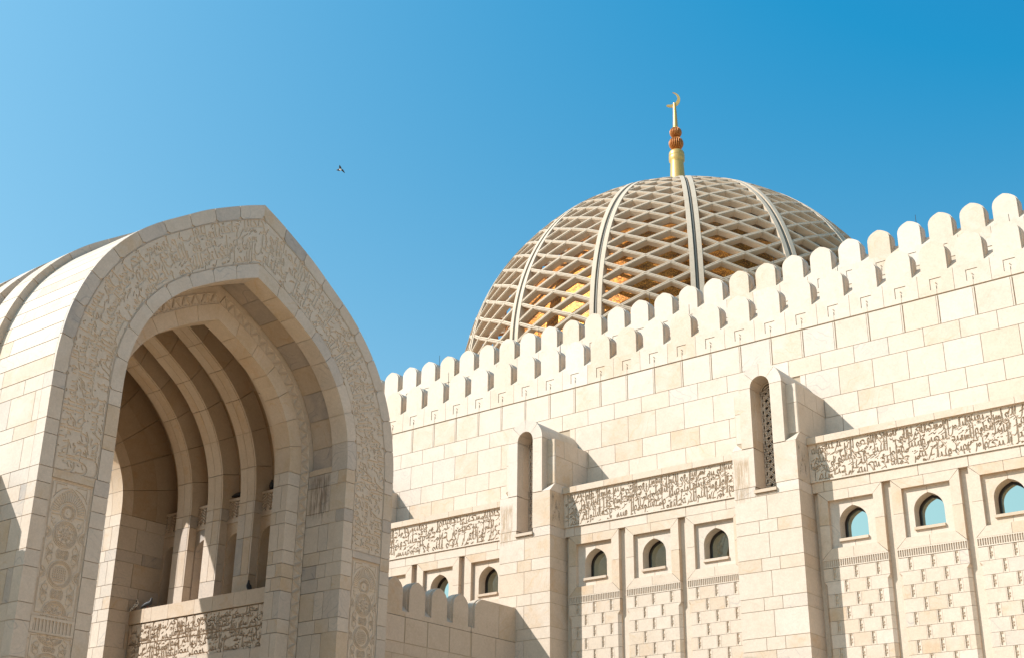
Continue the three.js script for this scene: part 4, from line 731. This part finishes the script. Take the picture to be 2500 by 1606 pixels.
{
  const rest = [];
  for (let k = 0; k < 16; k++) {
    const a0 = k * 22.5 * RAD, deg = k > 8 ? k * 22.5 - 360 : k * 22.5, show = deg >= -23 && deg <= 46;
    for (let j = -2; j <= 15; j++) {
      const l = j * 5 * RAD + 1.2 * RAD, list = [];
      list.push([[a0 - QA, l + QL], [a0, l], [a0 + QA, l + QL], [a0, l + 2 * QL]]);
      for (const s of [-1, 1]) { list.push(s < 0 ? [[a0 - 2 * QA, l], [a0 - QA, l - QL], [a0, l], [a0 - QA, l + QL]] : [[a0, l], [a0 + QA, l - QL], [a0 + 2 * QA, l], [a0 + QA, l + QL]]); list.push(s < 0 ? [[a0 - 2 * QA, l], [a0 - QA, l + QL], [a0 - 2 * QA, l + 2 * QL]] : [[a0 + QA, l + QL], [a0 + 2 * QA, l], [a0 + 2 * QA, l + 2 * QL]]); }
      for (const q0 of list) { const q = q0.map(([a, la]) => { const d = (a - a0) / (2 * QA); return Math.abs(Math.abs(d) - 1) < 1e-6 ? [a - Math.sign(d) * 0.18 / (DR * Math.cos(la)), la] : [a, la]; }); const g = lozenge(q, 0.108, 0.42); if (!g) continue; if (show && j >= 0 && j <= 13) part(dome, 'lattice_frame', g, M.concrete); else rest.push(g); }
    }
  }
  const m = part(dome, 'lattice_shell', merge(rest), M.concrete); m.userData.kind = 'stuff';
  for (let k = 0; k < 16; k++) {
    const a = (k + 0.5) * 22.5 * RAD, pos = [], groove = [];
    const strip = (d0, d1, r0, r1, out) => { const f = (d, la, r) => dp(a + d / (DR * Math.cos(la)), la, r);
      for (let q = -10; q < 80; q += 1.5) { const l0 = q * RAD, l1 = (q + 1.5) * RAD, A = [f(d0, l0, r1), f(d1, l0, r1), f(d1, l1, r1), f(d0, l1, r1)], B = [f(d0, l0, r0), f(d1, l0, r0), f(d1, l1, r0), f(d0, l1, r0)], quad = (s, t, u, v) => out.push(...s, ...t, ...u, ...s, ...u, ...v);
        quad(A[0], A[1], A[2], A[3]); quad(A[1], B[1], B[2], A[2]); quad(B[0], A[0], A[3], B[3]); quad(B[1], B[0], B[3], B[2]); } };
    strip(-0.37, -0.11, DR - 0.45, DR + 0.02, pos); strip(0.11, 0.37, DR - 0.5, DR + 0.02, pos);
    strip(-0.11, 0.11, DR - 0.45, DR - 0.16, groove); strip(-0.03, 0.03, DR - 0.3, DR - 0.05, groove);
    part(dome, 'rib', finish(pos, 0.3), M.concrete); part(dome, 'rib_joint', finish(groove, 0.3), M.groove);
  }
}
{
  const N = 256, c = new Uint8Array(N * N * 4), n1 = tileNoise(64, 91), n2 = tileNoise(128, 92), n3 = tileNoise(10, 93);
  for (let i = 0; i < N * N; i++) { const u = (i % N) / N, v = Math.floor(i / N) / N, x = 0.6 + 0.5 * (n1(u, v) - 0.5) + 0.5 * (n2(u, v) - 0.5) + 0.25 * (n3(u, v) - 0.5); c.set([clamp(x * 1.22, 0, 1) * 255, clamp(x * 0.98, 0, 1) * 255, clamp(x * 0.56, 0, 1) * 255, 255], i * 4); }
  const t = new THREE.DataTexture(c, N, N); t.wrapS = t.wrapT = THREE.RepeatWrapping; t.magFilter = THREE.LinearFilter; t.colorSpace = THREE.SRGBColorSpace; t.repeat.set(30, 15); t.needsUpdate = true;
  M.mosaic = new THREE.MeshStandardMaterial({ map: t, color: col(0.9, 0.54, 0.26), metalness: 0.5, roughness: 0.38, bumpMap: t, bumpScale: 0.01 });
  M.gold = new THREE.MeshStandardMaterial({ color: col(0.58, 0.36, 0.11), metalness: 0.4, roughness: 0.38 });
  M.shadedGold = new THREE.MeshStandardMaterial({ color: col(0.42, 0.15, 0.03), metalness: 0.3, roughness: 0.42 });  // same gold, with the self-shadow between the ribs put into its colour
  const s = new THREE.SphereGeometry(DR - 2.1, 96, 64, 0, Math.PI * 2, 0, Math.PI * 0.62); s.translate(DC.x, DC.y, DC.z); part(dome, 'inner_dome', s, M.mosaic, 'gilded mosaic inner dome seen through the lattice');
  const d = new THREE.CylinderGeometry(DR - 0.3, DR - 0.3, 12, 64, 1).toNonIndexed(); d.translate(DC.x, DC.y - 2.7 - 6, DC.z); part(dome, 'drum', d, M.concrete);
  part(dome, 'drum_base', box(DC.x - 20, DC.x + 20, 0, 18, DC.z - 20, DC.z + 20), M.backing);
  const cap = new THREE.SphereGeometry(DR + 0.01, 48, 6, 0, Math.PI * 2, 0, 11 * RAD); cap.translate(DC.x, DC.y, DC.z); part(dome, 'crown', cap, M.concrete);
  const f = sub(dome, 'finial', [DC.x, DC.y + DR, DC.z]), T = DC.y + DR, lathe = (p) => { const g = new THREE.LatheGeometry(p.map(([r, y]) => new THREE.Vector2(r, y)), 40); g.translate(DC.x, T, DC.z); return g; };
  part(f, 'finial_column', lathe([[0.56, -0.3], [0.52, 2.2], [0.47, 3.35], [0.555, 3.42], [0.565, 3.72], [0.53, 3.76], [0.53, 3.80], [0.56, 3.84], [0.54, 4.08], [0.47, 4.2], [0.2, 4.25], [0.19, 4.42]]), M.gold);
  for (const [r, y] of [[0.53, 4.86], [0.44, 5.78]]) {
    const n = 20, g = new THREE.SphereGeometry(1, n * 8, 28), p = g.attributes.position, v = V();
    for (let i = 0; i < p.count; i++) { v.fromBufferAttribute(p, i); const a = Math.atan2(v.z, v.x), k = Math.abs(((a * n / (2 * Math.PI)) % 1 + 1) % 1 - 0.5) * 2, h = Math.hypot(v.x, v.z), q = 1 - 0.22 * clamp((0.55 - k) * 4, 0, 1) * Math.min(1, h * 1.5); p.setXYZ(i, DC.x + v.x * q * r, T + y + v.y * r * (1 - (1 - q) * 0.3), DC.z + v.z * q * r); }
    g.computeVertexNormals(); part(f, 'ribbed_ball', g, M.shadedGold);
  }
  part(f, 'finial_neck', lathe([[0.17, 5.3], [0.15, 5.4], [0.17, 5.48]]), M.gold);
  part(f, 'finial_spire', lathe([[0.2, 6.1], [0.17, 6.2], [0.185, 6.28], [0.18, 6.3], [0.105, 8.25], [0.02, 8.3]]), M.gold);
  const sh = [], R1 = 0.62, R2 = 0.54, ox = -0.115, oy = 0.115;      // crescent open to the upper left
  for (let i = 0; i <= 30; i++) { const a = lerp(-2.25, 1.42, i / 30); sh.push([R1 * Math.cos(a), R1 * Math.sin(a)]); }
  const e0 = Math.atan2(sh[30][1] - oy, sh[30][0] - ox), e1 = Math.atan2(sh[0][1] - oy, sh[0][0] - ox);
  for (let i = 1; i < 26; i++) { const a = lerp(e0, e1, i / 26), r = lerp(Math.hypot(sh[30][0] - ox, sh[30][1] - oy), R2, Math.min(1, Math.sin(Math.PI * i / 26) * 2.2)); sh.push([ox + r * Math.cos(a), oy + r * Math.sin(a)]); }
  const cz = 30 * RAD, cr = ext(sh, (a, b, c) => [DC.x - 0.17 + a * Math.cos(cz) + c * Math.sin(cz), T + 8.55 + b, DC.z + 0.10 - a * Math.sin(cz) + c * Math.cos(cz)], -0.06, 0.06, 0.4);
  part(f, 'crescent', cr, M.gold);
}

// ---------------------------------------------------------------- pigeons and lightning rods
const FE = { dark: new THREE.MeshStandardMaterial({ color: col(0.028, 0.030, 0.036), roughness: 0.55 }), pale: null, beak: new THREE.MeshStandardMaterial({ color: col(0.06, 0.05, 0.05), roughness: 0.5 }), leg: new THREE.MeshStandardMaterial({ color: col(0.35, 0.08, 0.06), roughness: 0.6 }), white: new THREE.MeshStandardMaterial({ color: col(0.75, 0.72, 0.68), roughness: 0.7 }) };
{ const N = 64, c = new Uint8Array(N * N * 4), n = tileNoise(9, 17), n2 = tileNoise(20, 18); for (let i = 0; i < N * N; i++) { const u = (i % N) / N, v = Math.floor(i / N) / N, q = n(u, v) * 0.6 + n2(u, v) * 0.4 > 0.6 ? 70 : 222; c.set([q, q * 0.97, q * 0.92, 255], i * 4); } const t = new THREE.DataTexture(c, N, N); t.wrapS = t.wrapT = THREE.RepeatWrapping; t.magFilter = THREE.LinearFilter; t.colorSpace = THREE.SRGBColorSpace; t.needsUpdate = true; FE.pale = new THREE.MeshStandardMaterial({ map: t, roughness: 0.8 }); }
function loft(st, n = 14) {    // rings [x, y, half height, half width] along a bird's back line
  const pos = [], uv = [], idx = [];
  st.forEach(([x, y, h, w], i) => { const p = st[Math.max(i - 1, 0)], q = st[Math.min(i + 1, st.length - 1)], t = Math.atan2(q[1] - p[1], q[0] - p[0]); for (let k = 0; k < n; k++) { const a = k / n * Math.PI * 2; pos.push(x - Math.sin(t) * h * Math.sin(a), y + Math.cos(t) * h * Math.sin(a), w * Math.cos(a)); uv.push(i / st.length, k / n); } });
  for (let i = 0; i < st.length - 1; i++) for (let k = 0; k < n; k++) { const a = i * n + k, b = i * n + (k + 1) % n; idx.push(a, b, a + n, b, b + n, a + n); }
  const g = new THREE.BufferGeometry(); g.setAttribute('position', new THREE.Float32BufferAttribute(pos, 3)); g.setAttribute('uv', new THREE.Float32BufferAttribute(uv, 2)); g.setIndex(idx); g.computeVertexNormals(); return g;
}
function pigeon(label, [x, y, z], turn, mat, pitch, group) {
  const o = thing('pigeon', label, 'pigeon', [x, y, z], group); BASE.set(o, V(0, 0, 0)); o.rotation.y = turn;
  const P = (a, b) => { const c = Math.cos(pitch), s = Math.sin(pitch); return [a * c - (b - 0.1) * s, 0.115 + a * s + (b - 0.1) * c]; };
  const body = [[-0.215, 0.085, 0.004, 0.016], [-0.205, 0.086, 0.008, 0.030], [-0.13, 0.092, 0.015, 0.036], [-0.08, 0.098, 0.034, 0.045], [-0.02, 0.103, 0.053, 0.06], [0.035, 0.11, 0.058, 0.06], [0.075, 0.128, 0.047, 0.05], [0.098, 0.158, 0.033, 0.036], [0.108, 0.185, 0.026, 0.027], [0.116, 0.205, 0.026, 0.025], [0.130, 0.217, 0.022, 0.021], [0.145, 0.218, 0.012, 0.012], [0.152, 0.217, 0.002, 0.002]].map(([a, b, h, w]) => [...P(a, b), h, w]);
  part(o, 'body', loft(body), mat);
  for (const s of [1, -1]) { const w = loft([[0.05, 0.128, 0.005, 0.004], [0.02, 0.122, 0.034, 0.012], [-0.06, 0.112, 0.033, 0.012], [-0.13, 0.098, 0.018, 0.008], [-0.175, 0.09, 0.004, 0.003]].map(([a, b, h, q]) => [...P(a, b), h, q]), 10); w.translate(0, 0, s * 0.05); part(o, 'wing', w, mat); const l = new THREE.CylinderGeometry(0.005, 0.005, 0.09, 6); l.translate(0.0, 0.04, s * 0.022); part(o, 'foot', l, FE.leg); }
  const [bx, by] = P(0.163, 0.213), b = new THREE.ConeGeometry(0.007, 0.028, 8); b.rotateZ(-Math.PI / 2 - 0.2); b.translate(bx, by, 0); part(o, 'beak', b, FE.beak);
  return o;
}
pigeon('white speckled pigeon at the far left end of the sill inside the gateway', [-28.60, 8.108, 9.30], 0.9, FE.pale, 0.75);
pigeon('dark pigeon beside the white one on the sill, head to the right', [-28.13, 8.108, 9.27], 0.35, FE.dark, 0.3);
pigeon('dark pigeon alone at the right end of the sill, tail to the right', [-24.42, 8.108, 9.2], 2.6, FE.dark, 0.45);
pigeon('dark pigeon in the shade on the left fretwork ledge', [-26.05, 10.81, 8.42], 0.2, FE.dark, 0.1);
pigeon('dark pigeon in the shade on the right fretwork ledge, next to the second arch', [-24.80, 10.81, 8.42], -1.0, FE.dark, 0.8);
{ // the one in flight, wings up, seen from below
  const o = thing('pigeon', 'dark pigeon with a pale belly flying high in the open sky', 'pigeon', [0, 0, 0]);
  const px = (830 - 1250) / 3242.55, py = (415 - 803) / 3242.55, dir = V(px, -py, -1).applyQuaternion(camera.quaternion).normalize(), at0 = camera.position.clone().addScaledVector(dir, 62);
  o.position.copy(at0); BASE.set(o, V(0, 0, 0)); o.quaternion.copy(camera.quaternion); o.rotateX(0.35);
  part(o, 'body', loft([[-0.17, -0.03, 0.008, 0.03], [-0.1, -0.03, 0.02, 0.035], [-0.03, 0, 0.05, 0.05], [0.04, 0.01, 0.06, 0.055], [0.1, 0.02, 0.035, 0.035], [0.14, 0.03, 0.03, 0.028], [0.165, 0.025, 0.004, 0.004]].map(([a, b, h, w]) => [-a * 0.9 - 0.02, b - a * 0.25, h, w])), FE.dark);
  const belly = new THREE.SphereGeometry(0.052, 12, 8); belly.scale(1.1, 0.8, 0.8); belly.translate(0.015, 0.015, 0.03); part(o, 'belly', belly, FE.white);
  const wing = (p) => ext(p, 'z', -0.006, 0.006, 0.3);
  part(o, 'wing', wing([[0.07, 0.04], [-0.03, 0.05], [-0.045, 0.13], [-0.03, 0.21], [-0.012, 0.225], [0.02, 0.18], [0.06, 0.11]]), FE.dark); part(o, 'wing', wing([[0.05, -0.02], [0.09, 0.05], [0.15, -0.02], [0.20, -0.10], [0.215, -0.15], [0.19, -0.145], [0.12, -0.09]]), FE.dark);
}
{
  const mat = M.darkmetal, rods = [[-12.07, 18.7, 19.81, -3.95, 'thin dark rod on the upper parapet, rightmost against the sky'], [-16.65, 18.7, 19.81, -3.95, 'thin dark rod on the upper parapet before the right side of the dome'], [-21.2, 18.7, 19.8, -3.95, 'thin dark rod on the upper parapet before the middle of the dome'], [-25.76, 18.7, 19.79, -3.95, 'thin dark rod on the upper parapet before the lower left of the dome'], [-30.35, 18.7, 19.81, -3.95, 'thin dark rod on the upper parapet, leftmost against the sky'], [-8.49, 16.0, 17.2, -0.42, 'thin dark rod behind the lower parapet near the right edge'], [-13.08, 16.0, 17.2, -0.42, 'thin dark rod behind the lower parapet above the second full buttress'], [-17.67, 16.0, 17.2, -0.42, 'thin dark rod behind the lower parapet midway between the two full buttresses'], [-22.25, 16.0, 17.2, -0.42, 'thin dark rod behind the lower parapet above the first full buttress'], [-26.77, 16.0, 17.22, -0.42, 'thin dark rod behind the lower parapet at the far left']];
  for (const [x, y0, y1, z, l] of rods) { const o = thing('lightning_rod', l, 'rod', [x, y0, z], 'thin rods along the parapets'), g = new THREE.CylinderGeometry(0.007, 0.012, y1 - y0, 6); g.translate(x, (y0 + y1) / 2, z); part(o, 'rod', g, mat); const k = new THREE.CylinderGeometry(0.04, 0.05, 0.06, 8); k.translate(x, y0 + 0.03, z); part(o, 'rod_base', k, mat); }
}

// ---------------------------------------------------------------- unseen arcade, added across the court to throw warm light on shaded faces
{
  const w = thing('added_arcade', 'added arcade wall out of view opposite the gateway, returning warm light', 'wall', [10, 0, 40]), holes = [];
  for (let z = 8; z < 76; z += 7.4) holes.push([...archTop(2.0, 6.0, 8.2, 8).map(([x, y]) => [z + x, y]), [z - 2.0, 0.02], [z + 2.0, 0.02]]);
  part(w, 'arcade_front', ext([[2.2, 0], [80, 0], [80, 15.4], [2.2, 15.4]], (a, b, c) => [10 + c, b, a], 0, 1.2, 0.4, holes), M.backing);
  part(w, 'arcade_back', box(16, 16.6, 0, 15.4, 2.2, 80), M.backing); part(w, 'arcade_roof', box(9.8, 16.8, 15.4, 15.9, 2.2, 80), M.backing);
}
// ---------------------------------------------------------------- weather stains where the photograph shows them
{
  const N = 256, mk = (sd, f) => { const a = tileNoise(6, sd), b = tileNoise(24, sd + 1), e = tileNoise(70, sd + 2), c = new Uint8Array(N * N * 4); for (let i = 0; i < N * N; i++) { const u = (i % N) / N, v = Math.floor(i / N) / N, x = clamp(f(u, v, a, b, e), 0, 1) * 255; c.set([x, x, x, 255], i * 4); } const t = new THREE.DataTexture(c, N, N); t.magFilter = THREE.LinearFilter; t.needsUpdate = true; return t; };
  const edge = (u, v) => clamp(Math.min(u, 1 - u, v, 1 - v) * 7, 0, 1);
  const drip = (sd) => mk(sd, (u, v, a, b, e) => edge(u, v) * clamp((b(u * 1.5 % 1, v * 0.18) * 0.65 + e(u, v * 0.3) * 0.25 + a(u, v) * 0.3 - 0.50 + v * 0.25) * 1.1, 0, 0.42));
  const blot = (sd) => mk(sd, (u, v, a, b, e) => edge(u, v) * clamp((a(u, v) * 0.6 + b(u, v) * 0.35 + e(u, v) * 0.2 - 0.5) * 1.5, 0, 0.5));
  const mat = (t, r, g, b) => new THREE.MeshStandardMaterial({ color: col(r, g, b), alphaMap: t, transparent: true, roughness: 0.9 });
  const d1 = drip(201), d2 = drip(221), b1 = blot(241);
  const quad = (p, name, o, du, dv, m) => { const g = new THREE.BufferGeometry(), q = [o, o.map((x, i) => x + du[i]), o.map((x, i) => x + du[i] + dv[i]), o.map((x, i) => x + dv[i])]; g.setAttribute('position', new THREE.Float32BufferAttribute(q.flat(), 3)); g.setAttribute('uv', new THREE.Float32BufferAttribute([0, 0, 1, 0, 1, 1, 0, 1], 2)); g.setIndex([0, 1, 2, 0, 2, 3]); g.computeVertexNormals(); part(p, name, g, m).castShadow = false; };
  const rust = mat(d1, 0.20, 0.12, 0.07), ochre = mat(d2, 0.46, 0.30, 0.15), soot = mat(b1, 0.07, 0.065, 0.06);
  quad(gate, 'run_off_stain', [-22.40, 9.45, 9.345 + 0.009], [0.72, 0, 0], [0, 1.12, 0], rust);
  for (const xb of BX) {
    const xs = xb + BW + 0.004;
    quad(hall, 'mould_stain', [xs, 10.9, 1.72], [0, 0, -0.42], [0, 0.85, 0], soot);
    quad(hall, 'run_off_stain', [xb - BW + 0.02, 10.4, ZF + 0.004], [0.45, 0, 0], [0, 1.2, 0], ochre);
    
  }
}

renderer.render(scene, camera);
